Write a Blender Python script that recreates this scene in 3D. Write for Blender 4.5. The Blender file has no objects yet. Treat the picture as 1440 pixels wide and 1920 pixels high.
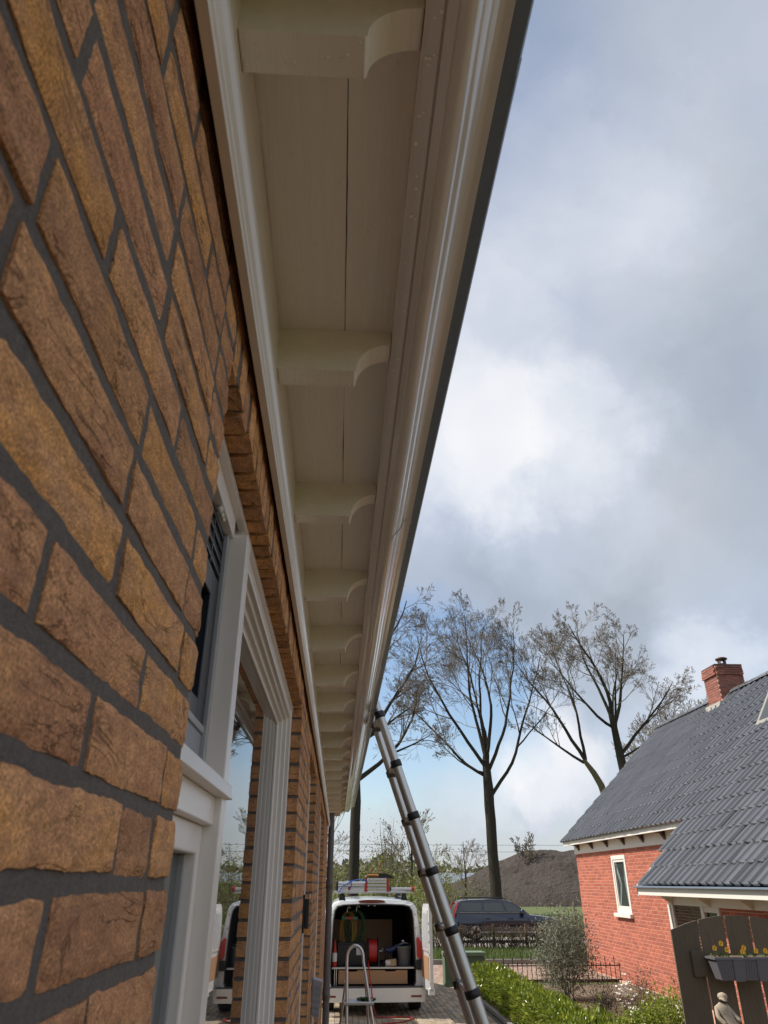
import bpy, bmesh, math, random
from mathutils import Vector, Matrix, noise as mnoise
R = math.radians
rnd = random.Random(7)
S = bpy.context.scene
C = S.collection

# ------------------------------------------------------------------ camera
EYE = Vector((0, 0, 2.2)); PITCH = R(27.55); YAW = R(3.32)
cd = bpy.data.cameras.new('camera'); cam = bpy.data.objects.new('camera', cd); C.objects.link(cam)
cam.location = EYE; cam.rotation_euler = (R(90) + PITCH, 0, -YAW)
cd.sensor_fit = 'VERTICAL'; cd.sensor_height = 36; cd.lens = 36 * 1331 / 1920
cd.clip_start = 0.02; cd.clip_end = 3000
cd.dof.use_dof = True; cd.dof.focus_distance = 6.0; cd.dof.aperture_fstop = 16
S.camera = cam
S.cycles.max_bounces = 6; S.cycles.diffuse_bounces = 4; S.cycles.glossy_bounces = 3; S.cycles.transmission_bounces = 4; S.cycles.transparent_max_bounces = 6
S.cycles.use_adaptive_sampling = True; S.cycles.adaptive_threshold = .02; S.cycles.sample_clamp_indirect = 6; S.cycles.caustics_refractive = False; S.cycles.caustics_reflective = False

# ------------------------------------------------------------------ light, sky, exposure
SUN_EL, SUN_AZ = R(46), R(12)            # from -X, swung a little towards +Y
to_sun = Vector((-math.cos(SUN_EL) * math.cos(SUN_AZ), math.cos(SUN_EL) * math.sin(SUN_AZ), math.sin(SUN_EL)))
sd = bpy.data.lights.new('sun', 'SUN'); sun = bpy.data.objects.new('sun', sd); C.objects.link(sun)
sd.energy = 4.6; sd.angle = R(0.6); sd.color = (1, 0.95, 0.86)
sun.rotation_euler = to_sun.to_track_quat('Z', 'Y').to_euler()
S.view_settings.view_transform = 'Standard'; S.view_settings.look = 'None'
S.view_settings.exposure = 0.18; S.view_settings.gamma = 1.0; S.view_settings.use_curve_mapping = False

def view_dir(x, y):                       # direction in the sky for a point of the photograph
    r = (x - 720) / 1331; u = -(y - 960) / 1331
    f = math.cos(PITCH) - u * math.sin(PITCH); h = math.sin(PITCH) + u * math.cos(PITCH)
    return Vector((r * math.cos(YAW) + f * math.sin(YAW), f * math.cos(YAW) - r * math.sin(YAW), h)).normalized()

def world():
    w = bpy.data.worlds.new('World'); S.world = w; w.use_nodes = True
    w.cycles.sampling_method = 'MANUAL'; w.cycles.sample_map_resolution = 512
    nt = w.node_tree; nt.nodes.clear()
    N = nt.nodes.new; L = nt.links.new
    out = N('ShaderNodeOutputWorld'); bg = N('ShaderNodeBackground'); bg.inputs[1].default_value = 0.15
    L(bg.outputs[0], out.inputs[0])
    sky = N('ShaderNodeTexSky'); sky.sky_type = 'NISHITA'; sky.sun_disc = False
    sky.sun_elevation = SUN_EL; sky.sun_rotation = math.atan2(to_sun.x, to_sun.y)
    sky.air_density = 1.0; sky.dust_density = 1.2; sky.ozone_density = 1.5
    tc = N('ShaderNodeTexCoord'); d = tc.outputs['Generated']
    def math_(op, a, b=None, c=None, clamp=False):
        n = N('ShaderNodeMath'); n.operation = op; n.use_clamp = clamp
        for i, v in enumerate((a, b, c)):
            if v is None: continue
            if isinstance(v, (int, float)): n.inputs[i].default_value = v
            else: L(v, n.inputs[i])
        return n.outputs[0]
    def noise(scale, detail, rough, vec, seed=0.0, col=False):
        m = N('ShaderNodeMapping'); L(vec, m.inputs[0]); m.inputs['Location'].default_value = (seed, seed * .7, seed * .3)
        n = N('ShaderNodeTexNoise'); n.inputs['Scale'].default_value = scale; n.inputs['Detail'].default_value = detail
        n.inputs['Roughness'].default_value = rough; L(m.outputs[0], n.inputs['Vector'])
        return n.outputs['Color' if col else 0]
    # the direction, ruffled by noise so that no cloud edge is round
    nz = noise(2.6, 10, .62, d, 3.1, True)
    sub = N('ShaderNodeVectorMath'); sub.operation = 'SUBTRACT'; L(nz, sub.inputs[0]); sub.inputs[1].default_value = (.5, .5, .5)
    sc = N('ShaderNodeVectorMath'); sc.operation = 'SCALE'; L(sub.outputs[0], sc.inputs[0]); sc.inputs['Scale'].default_value = .42
    ad = N('ShaderNodeVectorMath'); ad.operation = 'ADD'; L(d, ad.inputs[0]); L(sc.outputs[0], ad.inputs[1])
    nm = N('ShaderNodeVectorMath'); nm.operation = 'NORMALIZE'; L(ad.outputs[0], nm.inputs[0]); dd = nm.outputs[0]
    def blob(x, y, deg_in, deg_out, s):
        v = N('ShaderNodeVectorMath'); v.operation = 'DOT_PRODUCT'; L(dd, v.inputs[0]); v.inputs[1].default_value = view_dir(x, y)
        mr = N('ShaderNodeMapRange'); mr.interpolation_type = 'SMOOTHSTEP'; L(v.outputs['Value'], mr.inputs[0])
        mr.inputs[1].default_value = math.cos(R(deg_out)); mr.inputs[2].default_value = math.cos(R(deg_in))
        mr.inputs[3].default_value = 0; mr.inputs[4].default_value = s
        return mr.outputs[0]
    def total(l, base):
        t = base
        for b in l: t = math_('ADD', t, b)
        return t
    n1 = noise(2.0, 4, .5, d, 0.0); n2 = noise(3.8, 8, .6, dd, 5.0); n3 = noise(1.1, 3, .5, d, 11.0)
    # how much cloud: nearly closed sky with a few openings
    cover = total([math_('MULTIPLY', math_('SUBTRACT', n1, .5), 1.3),
                   blob(820, 1400, 1, 10, -1.0), blob(730, 1260, 1, 9, -.9), blob(660, 1500, 0, 6, -.5), blob(800, 1330, 0, 4, -.4),
                   blob(1010, 560, 1, 7, -.16), blob(900, 80, 2, 18, -.30), blob(930, 1600, 0, 9, -.12),
                   blob(1020, 1420, 0, 7, .7), blob(860, 1520, 0, 6, .5), blob(930, 1560, 0, 8, .2)], .74)
    cover = math_('MULTIPLY', cover, 1.0, clamp=True)
    # how bright the cloud is: white billows, grey undersides
    bright = total([math_('MULTIPLY', math_('SUBTRACT', n2, .5), .52), math_('MULTIPLY', math_('SUBTRACT', n3, .5), .35),
                    blob(1060, 880, 1, 11, .30), blob(860, 840, 1, 10, .24), blob(1080, 430, 2, 13, .20), blob(860, 600, 2, 12, .18),
                    blob(1010, 1400, 1, 7, .25), blob(860, 1500, 1, 7, .2), blob(1350, 1190, 0, 4, .2),
                    blob(1440, 620, 3, 17, -.15), blob(1400, 960, 3, 15, -.11), blob(1080, 1080, 2, 11, -.27), blob(850, 1110, 1, 8, -.18)], .55)
    cr = N('ShaderNodeValToRGB'); L(math_('MULTIPLY', bright, 1.0, clamp=True), cr.inputs[0])
    el = cr.color_ramp.elements
    el[0].position = .10; el[0].color = (.33, .36, .41, 1)
    el[1].position = 1.0; el[1].color = (.86, .86, .87, 1)
    for p, c in ((.42, (.46, .50, .56)), (.58, (.53, .57, .65)), (.76, (.68, .71, .765))):
        e = el.new(p); e.color = (*c, 1)
    up = N('ShaderNodeVectorMath'); up.operation = 'SCALE'; L(cr.outputs[0], up.inputs[0]); up.inputs['Scale'].default_value = 6.9
    mx = N('ShaderNodeMix'); mx.data_type = 'RGBA'; L(cover, mx.inputs['Factor'])
    L(sky.outputs[0], mx.inputs['A']); L(up.outputs[0], mx.inputs['B'])
    L(mx.outputs['Result'], bg.inputs[0])
world()

# ------------------------------------------------------------------ materials
MATS = {}
def mat(name, col, rough=.6, var=.0, vscale=8, bump=.0, bscale=60, metal=0, spec=.5, coat=0, per=0.0, hue=None, stretch=None, trans=0, ior=1.5, sheen=0, sss=None, bdist=.01, detail=6, wear=None):
    """col base colour; var light/dark noise; per = variation from one piece to the next; hue second colour for noise patches"""
    if name in MATS: return MATS[name]
    m = bpy.data.materials.new(name); m.use_nodes = True; MATS[name] = m
    nt = m.node_tree; N = nt.nodes.new; L = nt.links.new
    b = nt.nodes['Principled BSDF']
    b.inputs['Roughness'].default_value = rough; b.inputs['Metallic'].default_value = metal
    b.inputs['Specular IOR Level'].default_value = spec; b.inputs['Coat Weight'].default_value = coat; b.inputs['Coat Roughness'].default_value = .08
    b.inputs['Transmission Weight'].default_value = trans; b.inputs['IOR'].default_value = ior
    b.inputs['Base Color'].default_value = (*col, 1)
    tc = N('ShaderNodeTexCoord'); vec = tc.outputs['Object']
    if stretch or per:
        mp = N('ShaderNodeMapping'); L(vec, mp.inputs[0]); mp.inputs['Scale'].default_value = stretch or (1, 1, 1); vec = mp.outputs[0]
    if per or var or hue:
        cur = None
        oi = N('ShaderNodeObjectInfo'); ge = N('ShaderNodeNewGeometry')
        s = N('ShaderNodeMath'); s.operation = 'ADD'; L(oi.outputs['Random'], s.inputs[0]); L(ge.outputs['Random Per Island'], s.inputs[1])
        fr = N('ShaderNodeMath'); fr.operation = 'FRACT'; L(s.outputs[0], fr.inputs[0])
        if per:
            ml = N('ShaderNodeMath'); ml.operation = 'MULTIPLY'; L(fr.outputs[0], ml.inputs[0]); ml.inputs[1].default_value = 37.0
            cv = N('ShaderNodeCombineXYZ'); L(ml.outputs[0], cv.inputs[0]); L(ml.outputs[0], cv.inputs[1]); L(ml.outputs[0], cv.inputs[2])
            L(cv.outputs[0], mp.inputs['Location'])
        n = N('ShaderNodeTexNoise'); n.inputs['Scale'].default_value = vscale; n.inputs['Detail'].default_value = detail; n.inputs['Roughness'].default_value = .62
        L(vec, n.inputs['Vector'])
        mix = N('ShaderNodeMix'); mix.data_type = 'RGBA'
        mix.inputs['A'].default_value = (*col, 1); mix.inputs['B'].default_value = (*(hue or col), 1)
        if hue:
            f = N('ShaderNodeMath'); f.operation = 'MULTIPLY_ADD'; L(n.outputs[0], f.inputs[0]); f.inputs[1].default_value = 2.2; f.inputs[2].default_value = -1.1
            f2 = N('ShaderNodeMath'); f2.operation = 'ADD'; f2.use_clamp = True; L(f.outputs[0], f2.inputs[0])
            if per: L(fr.outputs[0], f2.inputs[1])
            else: f2.inputs[1].default_value = .5
            L(f2.outputs[0], mix.inputs['Factor'])
        else: mix.inputs['Factor'].default_value = 0
        n2 = N('ShaderNodeTexNoise'); n2.inputs['Scale'].default_value = vscale * 3.1; n2.inputs['Detail'].default_value = detail; n2.inputs['Roughness'].default_value = .7
        L(vec, n2.inputs['Vector'])
        v1 = N('ShaderNodeMath'); v1.operation = 'MULTIPLY_ADD'; L(n2.outputs[0], v1.inputs[0]); v1.inputs[1].default_value = var * 3; v1.inputs[2].default_value = 1 - var * 1.5
        f3 = N('ShaderNodeMath'); f3.operation = 'MULTIPLY'; L(fr.outputs[0], f3.inputs[0]); f3.inputs[1].default_value = 7.31
        f4 = N('ShaderNodeMath'); f4.operation = 'FRACT'; L(f3.outputs[0], f4.inputs[0])
        v2 = N('ShaderNodeMath'); v2.operation = 'MULTIPLY_ADD'; L(f4.outputs[0], v2.inputs[0]); v2.inputs[1].default_value = per; v2.inputs[2].default_value = 1 - per * .5
        v = N('ShaderNodeMath'); v.operation = 'MULTIPLY'; L(v1.outputs[0], v.inputs[0]); L(v2.outputs[0], v.inputs[1])
        sc = N('ShaderNodeVectorMath'); sc.operation = 'SCALE'; L(mix.outputs['Result'], sc.inputs[0]); L(v.outputs[0], sc.inputs['Scale'])
        cur = sc.outputs[0]
        if wear:
            nw = N('ShaderNodeTexNoise'); nw.inputs['Scale'].default_value = wear[1]; nw.inputs['Detail'].default_value = 8; nw.inputs['Roughness'].default_value = .75
            L(tc.outputs['Object'], nw.inputs['Vector'])
            mw = N('ShaderNodeMapRange'); L(nw.outputs[0], mw.inputs[0]); mw.inputs[1].default_value = wear[2]; mw.inputs[2].default_value = wear[2] + .12
            mw.inputs[4].default_value = wear[3]
            mm = N('ShaderNodeMix'); mm.data_type = 'RGBA'; L(mw.outputs[0], mm.inputs['Factor']); L(cur, mm.inputs['A']); mm.inputs['B'].default_value = (*wear[0], 1)
            cur = mm.outputs['Result']
        L(cur, b.inputs['Base Color'])
    if bump:
        nb = N('ShaderNodeTexNoise'); nb.inputs['Scale'].default_value = bscale; nb.inputs['Detail'].default_value = 6; nb.inputs['Roughness'].default_value = .65
        L(vec, nb.inputs['Vector'])
        bp = N('ShaderNodeBump'); bp.inputs['Strength'].default_value = bump; bp.inputs['Distance'].default_value = bdist
        L(nb.outputs[0], bp.inputs['Height']); L(bp.outputs[0], b.inputs['Normal'])
    return m

def leaf_mat(name, col, hue, rough=.4, trans=.35, per=.5):
    if name in MATS: return MATS[name]
    m = mat(name, col, rough, .12, 3, per=per, hue=hue)
    nt = m.node_tree; N = nt.nodes.new; L = nt.links.new
    b = nt.nodes['Principled BSDF']; out = nt.nodes['Material Output']
    tr = N('ShaderNodeBsdfTranslucent'); mx = N('ShaderNodeMixShader'); mx.inputs[0].default_value = trans
    src = b.inputs['Base Color'].links[0].from_socket
    L(src, tr.inputs[0]); L(b.outputs[0], mx.inputs[1]); L(tr.outputs[0], mx.inputs[2]); L(mx.outputs[0], out.inputs[0])
    return m

def brick_mat():
    """hand-moulded yellow-brown brick: patches, sandy specks, drag folds"""
    m = bpy.data.materials.new('yellow_brick'); m.use_nodes = True; MATS['yellow_brick'] = m
    nt = m.node_tree; N = nt.nodes.new; L = nt.links.new; b = nt.nodes['Principled BSDF']
    b.inputs['Roughness'].default_value = .85; b.inputs['Specular IOR Level'].default_value = .25
    tc = N('ShaderNodeTexCoord'); oi = N('ShaderNodeObjectInfo'); ge = N('ShaderNodeNewGeometry')
    def M(op, a, c=None, e=None, clamp=False):
        n = N('ShaderNodeMath'); n.operation = op; n.use_clamp = clamp
        for i, v in enumerate((a, c, e)):
            if v is None: continue
            if isinstance(v, (int, float)): n.inputs[i].default_value = v
            else: L(v, n.inputs[i])
        return n.outputs[0]
    r1 = M('FRACT', M('ADD', oi.outputs['Random'], ge.outputs['Random Per Island']))
    r2 = M('FRACT', M('MULTIPLY', r1, 13.7)); r3 = M('FRACT', M('MULTIPLY', r1, 51.3))
    cv = N('ShaderNodeCombineXYZ'); k = M('MULTIPLY', r1, 91.0)
    for i in range(3): L(k, cv.inputs[i])
    def nz(scale, sy, detail, rough, seed=0):
        mp = N('ShaderNodeMapping'); L(tc.outputs['Object'], mp.inputs[0]); mp.inputs['Scale'].default_value = sy; L(cv.outputs[0], mp.inputs['Location'])
        n = N('ShaderNodeTexNoise'); n.inputs['Scale'].default_value = scale; n.inputs['Detail'].default_value = detail; n.inputs['Roughness'].default_value = rough
        n.inputs['Distortion'].default_value = seed
        L(mp.outputs[0], n.inputs['Vector']); return n.outputs[0]
    patch = nz(14, (1, .6, 1.4), 5, .6, .6)
    ra = N('ShaderNodeValToRGB'); L(M('MULTIPLY_ADD', patch, 1.7, M('MULTIPLY_ADD', r2, .46, -.56), clamp=True), ra.inputs[0])
    e = ra.color_ramp.elements
    e[0].position = 0; e[0].color = (.42, .192, .098, 1); e[1].position = 1; e[1].color = (.62, .29, .08, 1)
    for p, c in ((.3, (.49, .24, .12)), (.52, (.55, .278, .13)), (.75, (.61, .30, .115))):
        q = e.new(p); q.color = (*c, 1)
    speck = nz(520, (1, 1, 1), 2, .6)
    sp = M('MULTIPLY_ADD', speck, 2.6, -.27)
    stre = nz(75, (1, .7, 1.3), 5, .7)
    st = M('MULTIPLY_ADD', stre, 1.3, .36)
    fold = nz(20, (1, .6, 1.7), 2.2, .45, .7)
    fab = M('ABSOLUTE', M('MULTIPLY_ADD', fold, 2.0, -1.0))
    crease_shade = N('ShaderNodeMapRange'); L(fab, crease_shade.inputs[0]); crease_shade.inputs[1].default_value = 0; crease_shade.inputs[2].default_value = .10; crease_shade.inputs[3].default_value = .84; crease_shade.inputs[4].default_value = 1  # fold hollows darkened in the base colour, painted shade of the creases
    ck = M('ABSOLUTE', M('SUBTRACT', nz(11, (1, .5, 1.9), 4, .62, 1.1), .5))
    cm = N('ShaderNodeMapRange'); cm.interpolation_type = 'SMOOTHSTEP'; L(ck, cm.inputs[0]); cm.inputs[1].default_value = .0; cm.inputs[2].default_value = .02; cm.inputs[3].default_value = 1; cm.inputs[4].default_value = 0
    cmask = N('ShaderNodeMapRange'); L(nz(17, (1, .6, 1), 2, .5), cmask.inputs[0]); cmask.inputs[1].default_value = .46; cmask.inputs[2].default_value = .58
    crack = M('MULTIPLY', cm.outputs[0], cmask.outputs[0])
    sp = M('MULTIPLY', sp, M('MULTIPLY_ADD', crack, -.5, 1.0))  # crack lines take painted shade in the colour as well
    val = M('MULTIPLY', M('MULTIPLY', M('MULTIPLY', sp, st), crease_shade.outputs[0]), M('MULTIPLY_ADD', r3, .30, .88))
    sc = N('ShaderNodeVectorMath'); sc.operation = 'SCALE'; L(ra.outputs[0], sc.inputs[0]); L(val, sc.inputs['Scale'])
    # purple-brown burnt spots
    bs = nz(26, (1, .8, 1.2), 6, .7, 1.2)
    mr = N('ShaderNodeMapRange'); L(bs, mr.inputs[0]); mr.inputs[1].default_value = .52; mr.inputs[2].default_value = .70; mr.inputs[4].default_value = .5
    mx = N('ShaderNodeMix'); mx.data_type = 'RGBA'; L(mr.outputs[0], mx.inputs['Factor']); L(sc.outputs[0], mx.inputs['A']); mx.inputs['B'].default_value = (.30, .145, .095, 1)
    L(mx.outputs['Result'], b.inputs['Base Color'])
    # relief: folds + grain
    fl = M('POWER', fab, .5)
    hgt = M('ADD', M('MULTIPLY_ADD', crack, -1.6, M('MULTIPLY', fl, .9)), M('MULTIPLY', nz(330, (1, 1, 1), 4, .75), .8))
    bp = N('ShaderNodeBump'); bp.inputs['Strength'].default_value = .55; bp.inputs['Distance'].default_value = .0026
    L(hgt, bp.inputs['Height']); L(bp.outputs[0], b.inputs['Normal'])
    return m

M_BRICK = brick_mat()
M_MORTAR = mat('mortar_grey', (.235, .20, .175), .95, .34, 120, 1.0, 420, bdist=.005, hue=(.165, .142, .127))
M_WHITE = mat('white_gloss_paint', (.78, .71, .63), .26, .02, 12, .10, 40, coat=.25, bdist=.002, stretch=(1, .12, 1))
M_SOFFIT = mat('white_soffit_paint', (.85, .765, .66), .36, .07, 14, .8, 130, bdist=.003, stretch=(1, .05, 1), wear=((.52, .44, .34), 5.0, .62, .35))
M_GUTTER = mat('white_gutter_gloss', (.70, .63, .57), .17, .03, 20, .06, 30, coat=.6, bdist=.002, stretch=(1, .05, 1), wear=((.50, .43, .36), 3.5, .60, .35))
M_FRAME = mat('white_window_paint', (.82, .745, .69), .3, .03, 14, .08, 60, bdist=.0015, stretch=(1, 1, .2))
M_ZINC = mat('dark_zinc', (.17, .21, .27), .34, .14, 20, .1, 30)
M_PIPE = mat('grey_pipe', (.15, .145, .145), .42, .16, 9, .06, 40, stretch=(1, 1, .2))
M_BLACK = mat('black_plastic', (.012, .012, .014), .38, .1, 20)
M_NAVY = mat('black_blue_casement', (.015, .018, .026), .3, .08, 20)
M_GPANEL = mat('grey_panel', (.30, .30, .33), .5, .08, 60, .2, 300, bdist=.001)
M_WINGLASS = mat('dark_window_glass', (.012, .014, .016), .015, spec=.85, ior=1.75)
M_ALU = mat('brushed_aluminium', (.60, .585, .56), .34, .10, 30, .08, 120, metal=.9, bdist=.001, stretch=(6, 6, .35))
M_DROP = mat('water_drop', (.90, .82, .72), .05, coat=.8)
M_VAN = mat('van_white_paint', (.74, .74, .73), .22, .025, 4, coat=.8)
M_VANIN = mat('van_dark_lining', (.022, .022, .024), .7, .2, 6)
M_TYRE = mat('tyre_rubber', (.018, .018, .018), .8, .15, 30)
M_RED = mat('red_plastic', (.42, .02, .015), .35, .06, 20)
M_DRED = mat('dark_red_lens', (.16, .008, .01), .15, .05, 10, coat=.5)
M_WOOD = mat('plywood_brown', (.40, .225, .115), .6, .12, 7, .1, 60, stretch=(.5, 2, 6))
M_BOARD = mat('hardboard_brown', (.36, .205, .115), .7, .10, 6)
M_BARK = mat('grey_bark', (.036, .030, .025), .95, .35, 14, 1.0, 40, spec=.2, hue=(.052, .047, .032), bdist=.03, stretch=(1, 1, .35))
M_TWIG = mat('twig_bark', (.17, .138, .105), .9, .2, 4)
M_REDB = mat('red_brick', (.46, .135, .078), .85, .12, 14, .4, 200, per=.34, hue=(.37, .11, .075), bdist=.003)
M_REDM = mat('light_mortar', (.66, .38, .27), .95, .1, 40)
M_TILE = mat('anthracite_tile', (.115, .119, .13), .22, .12, 12, .05, 120, per=.32, spec=.7, coat=.35, bdist=.002, wear=((.20, .19, .15), 2.6, .68, .4))
M_WHITE2 = mat('cream_white_paint', (.78, .73, .66), .4, .05, 6)
M_BROWN = mat('brown_paint', (.085, .045, .035), .5, .1, 12)
M_GATE = mat('weathered_black_boards', (.13, .10, .066), .85, .38, 5, .5, 40, per=.35, stretch=(7, 7, .35), bdist=.004)
M_STONE = mat('garden_stone', (.42, .34, .25), .9, .2, 18, .6, 90, bdist=.006)
M_PAVER = mat('grey_paver', (.30, .255, .20), .9, .14, 16, .5, 200, per=.5, hue=(.40, .30, .19), bdist=.004)
M_PAVER2 = mat('pink_paver', (.33, .20, .155), .9, .14, 16, .5, 160, per=.45, hue=(.38, .27, .20), bdist=.004)
M_SAND = mat('joint_sand', (.11, .095, .075), .95, .2, 30, .3, 100)
M_SOIL = mat('garden_soil', (.155, .115, .078), .95, .28, 5, .9, 20, hue=(.22, .16, .10), bdist=.04)
M_GRASSG = mat('grass_ground', (.085, .12, .03), .95, .3, 1.2, .8, 30, hue=(.13, .15, .05), bdist=.05)
M_MOUND = mat('dark_spoil', (.066, .048, .036), .95, .34, 1.6, 1.0, 2.2, hue=(.085, .067, .053), bdist=.7)
M_KERB = mat('concrete_kerb', (.26, .24, .21), .9, .15, 8, .3, 90)
M_GRAVEL = mat('pale_gravel', (.36, .32, .27), .95, .2, 6, .5, 60)

# ------------------------------------------------------------------ mesh helpers
class MB:
    def __init__(s): s.v = []; s.f = []; s.smooth = set()
    def add(s, vs, fs, smooth=False):
        o = len(s.v); s.v += [tuple(p) for p in vs]
        for f in fs:
            if smooth: s.smooth.add(len(s.f))
            s.f.append(tuple(i + o for i in f))
        return s
    def box(s, x0, x1, y0, y1, z0, z1, m=None):
        vs = [Vector((x, y, z)) for z in (z0, z1) for y in (y0, y1) for x in (x0, x1)]
        if m: vs = [m @ v for v in vs]
        return s.add(vs, [(0, 2, 3, 1), (4, 5, 7, 6), (0, 1, 5, 4), (2, 6, 7, 3), (0, 4, 6, 2), (1, 3, 7, 5)])
    def prism(s, pts, fn, a, b, smooth=False, caps=True):
        """pts 2-D loop, fn(p, q, t) -> 3-D, extruded t = a..b"""
        n = len(pts); vs = [fn(p, q, a) for p, q in pts] + [fn(p, q, b) for p, q in pts]
        s.add(vs, [(i, (i + 1) % n, n + (i + 1) % n, n + i) for i in range(n)], smooth)
        if caps: s.add(vs, [tuple(range(n))[::-1], tuple(range(n, 2 * n))])
        return s
    def tube(s, pts, rad, n=8, caps=True, smooth=True):
        pts = [Vector(p) for p in pts]; m = len(pts)
        if not hasattr(rad, '__len__'): rad = [rad] * m
        vs = []; ref = None
        for i, p in enumerate(pts):
            t = (pts[min(i + 1, m - 1)] - pts[max(i - 1, 0)])
            if t.length < 1e-9: t = Vector((0, 0, 1))
            t.normalize()
            if ref is None:
                ref = t.orthogonal().normalized()
            else:
                ref = ref - t * ref.dot(t)
                ref = ref.normalized() if ref.length > 1e-6 else t.orthogonal().normalized()
            bt = t.cross(ref)
            for k in range(n):
                a = 2 * math.pi * k / n
                vs.append(p + (ref * math.cos(a) + bt * math.sin(a)) * rad[i])
        fs = [(i * n + k, i * n + (k + 1) % n, (i + 1) * n + (k + 1) % n, (i + 1) * n + k) for i in range(m - 1) for k in range(n)]
        s.add(vs, fs, smooth)
        if caps: s.add(vs, [tuple(range(n))[::-1], tuple(range((m - 1) * n, m * n))])
        return s
    def lathe(s, prof, c, n=16, axis='Z', smooth=True):
        """prof list of (r, h)"""
        vs = []
        for r, h in prof:
            for k in range(n):
                a = 2 * math.pi * k / n; u, w = r * math.cos(a), r * math.sin(a)
                vs.append({'Z': (c[0] + u, c[1] + w, c[2] + h), 'Y': (c[0] + u, c[1] + h, c[2] + w), 'X': (c[0] + h, c[1] + u, c[2] + w)}[axis])
        m = len(prof)
        s.add(vs, [(i * n + k, i * n + (k + 1) % n, (i + 1) * n + (k + 1) % n, (i + 1) * n + k) for i in range(m - 1) for k in range(n)], smooth)
        return s.add(vs, [tuple(range(n))[::-1], tuple(range((m - 1) * n, m * n))])
    def mesh(s, name):
        me = bpy.data.meshes.new(name); me.from_pydata(s.v, [], s.f)
        if s.smooth: me.polygons.foreach_set('use_smooth', [i in s.smooth for i in range(len(me.polygons))])
        me.update(); return me
    def build(s, name, m, parent=None, bevel=0, loc=None, fix=True, **tags):
        me = s.mesh(name); me.materials.append(m)
        if fix:
            bm = bmesh.new(); bm.from_mesh(me); bmesh.ops.recalc_face_normals(bm, faces=bm.faces); bm.to_mesh(me); bm.free()
        o = bpy.data.objects.new(name, me); C.objects.link(o); o.parent = parent
        if loc is not None: o.location = loc
        if bevel:
            md = o.modifiers.new('bevel', 'BEVEL'); md.width = bevel; md.segments = 2; md.limit_method = 'ANGLE'; md.angle_limit = R(40)
        tag(o, **tags); return o

def tag(o, label=None, cat=None, group=None, kind=None):
    if label: o['label'] = label
    if cat: o['category'] = cat
    if group: o['group'] = group
    if kind: o['kind'] = kind
    return o
def thing(name, label, cat, loc=(0, 0, 0), rz=0, group=None):
    o = bpy.data.objects.new(name, None); C.objects.link(o); o.empty_display_size = .1
    o.location = loc; o.rotation_euler = (0, 0, rz)
    return tag(o, label, cat, group)
def empty(name, parent): 
    o = bpy.data.objects.new(name, None); C.objects.link(o); o.parent = parent; return o
def inst(name, me, parent, loc, rot=(0, 0, 0), scale=(1, 1, 1)):
    o = bpy.data.objects.new(name, me); C.objects.link(o); o.parent = parent
    o.location = loc; o.rotation_euler = rot; o.scale = scale; return o
def YX(p, q, t): return (p, t, q)        # profile in XZ, extruded along Y
def XZy(p, q, t): return (t, p, q)       # profile in YZ, extruded along X
def XYz(p, q, t): return (p, q, t)       # profile in XY, extruded along Z
def box(name, m, parent, x0, x1, y0, y1, z0, z1, bevel=0, **k):
    return MB().box(x0, x1, y0, y1, z0, z1).build(name, m, parent, bevel, **k)

def in_view(p, pad=40):
    d = Vector(p) - EYE
    f = d.y * math.cos(YAW) + d.x * math.sin(YAW); r = d.x * math.cos(YAW) - d.y * math.sin(YAW)
    dep = f * math.cos(PITCH) + d.z * math.sin(PITCH); u = d.z * math.cos(PITCH) - f * math.sin(PITCH)
    if dep < .03: return None
    x = 720 + 1331 * r / dep; y = 960 - 1331 * u / dep
    return (x, y, dep) if -pad < x < 1440 + pad and -pad < y < 1920 + pad else None

def pieces(items, meshes, m, parent, name, limit=300, stuffname=None):
    """items: (loc, rot, scale, mesh index, rank); the first by rank become objects, the rest one joined part"""
    for me in meshes:
        if not me.materials: me.materials.append(m)
    items = sorted(items, key=lambda i: i[4])
    for loc, rot, sc, k, _ in items[:limit]:
        inst(name, meshes[k], parent, loc, rot, sc)
    rest = items[limit:]
    if rest:
        b = MB()
        from mathutils import Euler
        cache = [([v.co.copy() for v in me.vertices], [tuple(p.vertices) for p in me.polygons]) for me in meshes]
        for loc, rot, sc, k, _ in rest:
            mx = Matrix.Translation(loc) @ Euler(rot).to_matrix().to_4x4() @ Matrix.Diagonal((*sc, 1))
            b.add([mx @ v for v in cache[k][0]], cache[k][1])
        b.build(stuffname or name + '_field', m, parent, fix=False, kind='stuff')

# ------------------------------------------------------------------ ground and setting
def sheet(name, pts, z, m, kind='structure'):
    return MB().add([(x, y, z) for x, y in pts], [tuple(range(len(pts)))]).build(name, m, kind=kind)
def rect(x0, x1, y0, y1): return [(x0, y0), (x1, y0), (x1, y1), (x0, y1)]
sheet('ground', rect(-900, 900, -300, 1800), -.08, M_GRASSG)
sheet('garden_bed', rect(3.0, 14, -6, 20.6), -.03, M_SOIL)
drive = sheet('driveway', rect(-3.0, 3.02, -6, 21.4), -.03, M_SAND)
street = sheet('street', rect(-40, 60, 21.4, 25.45), -.026, M_SAND)
sheet('parking_strip', rect(-40, 60, 31.7, 37.5), -.03, M_GRAVEL)
kerb = MB()
for i in range(80): kerb.box(-20 + i * .8, -19.21 + i * .8, 25.45, 25.57, -.06, .10)
kerb.build('kerb', M_KERB, kind='structure')
kerb2 = MB()
for i in range(28): kerb2.box(3.02, 3.1, -6 + i * .95, -5.06 + i * .95, -.06, .035)
kerb2.build('garden_edging', M_KERB, kind='structure')

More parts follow.
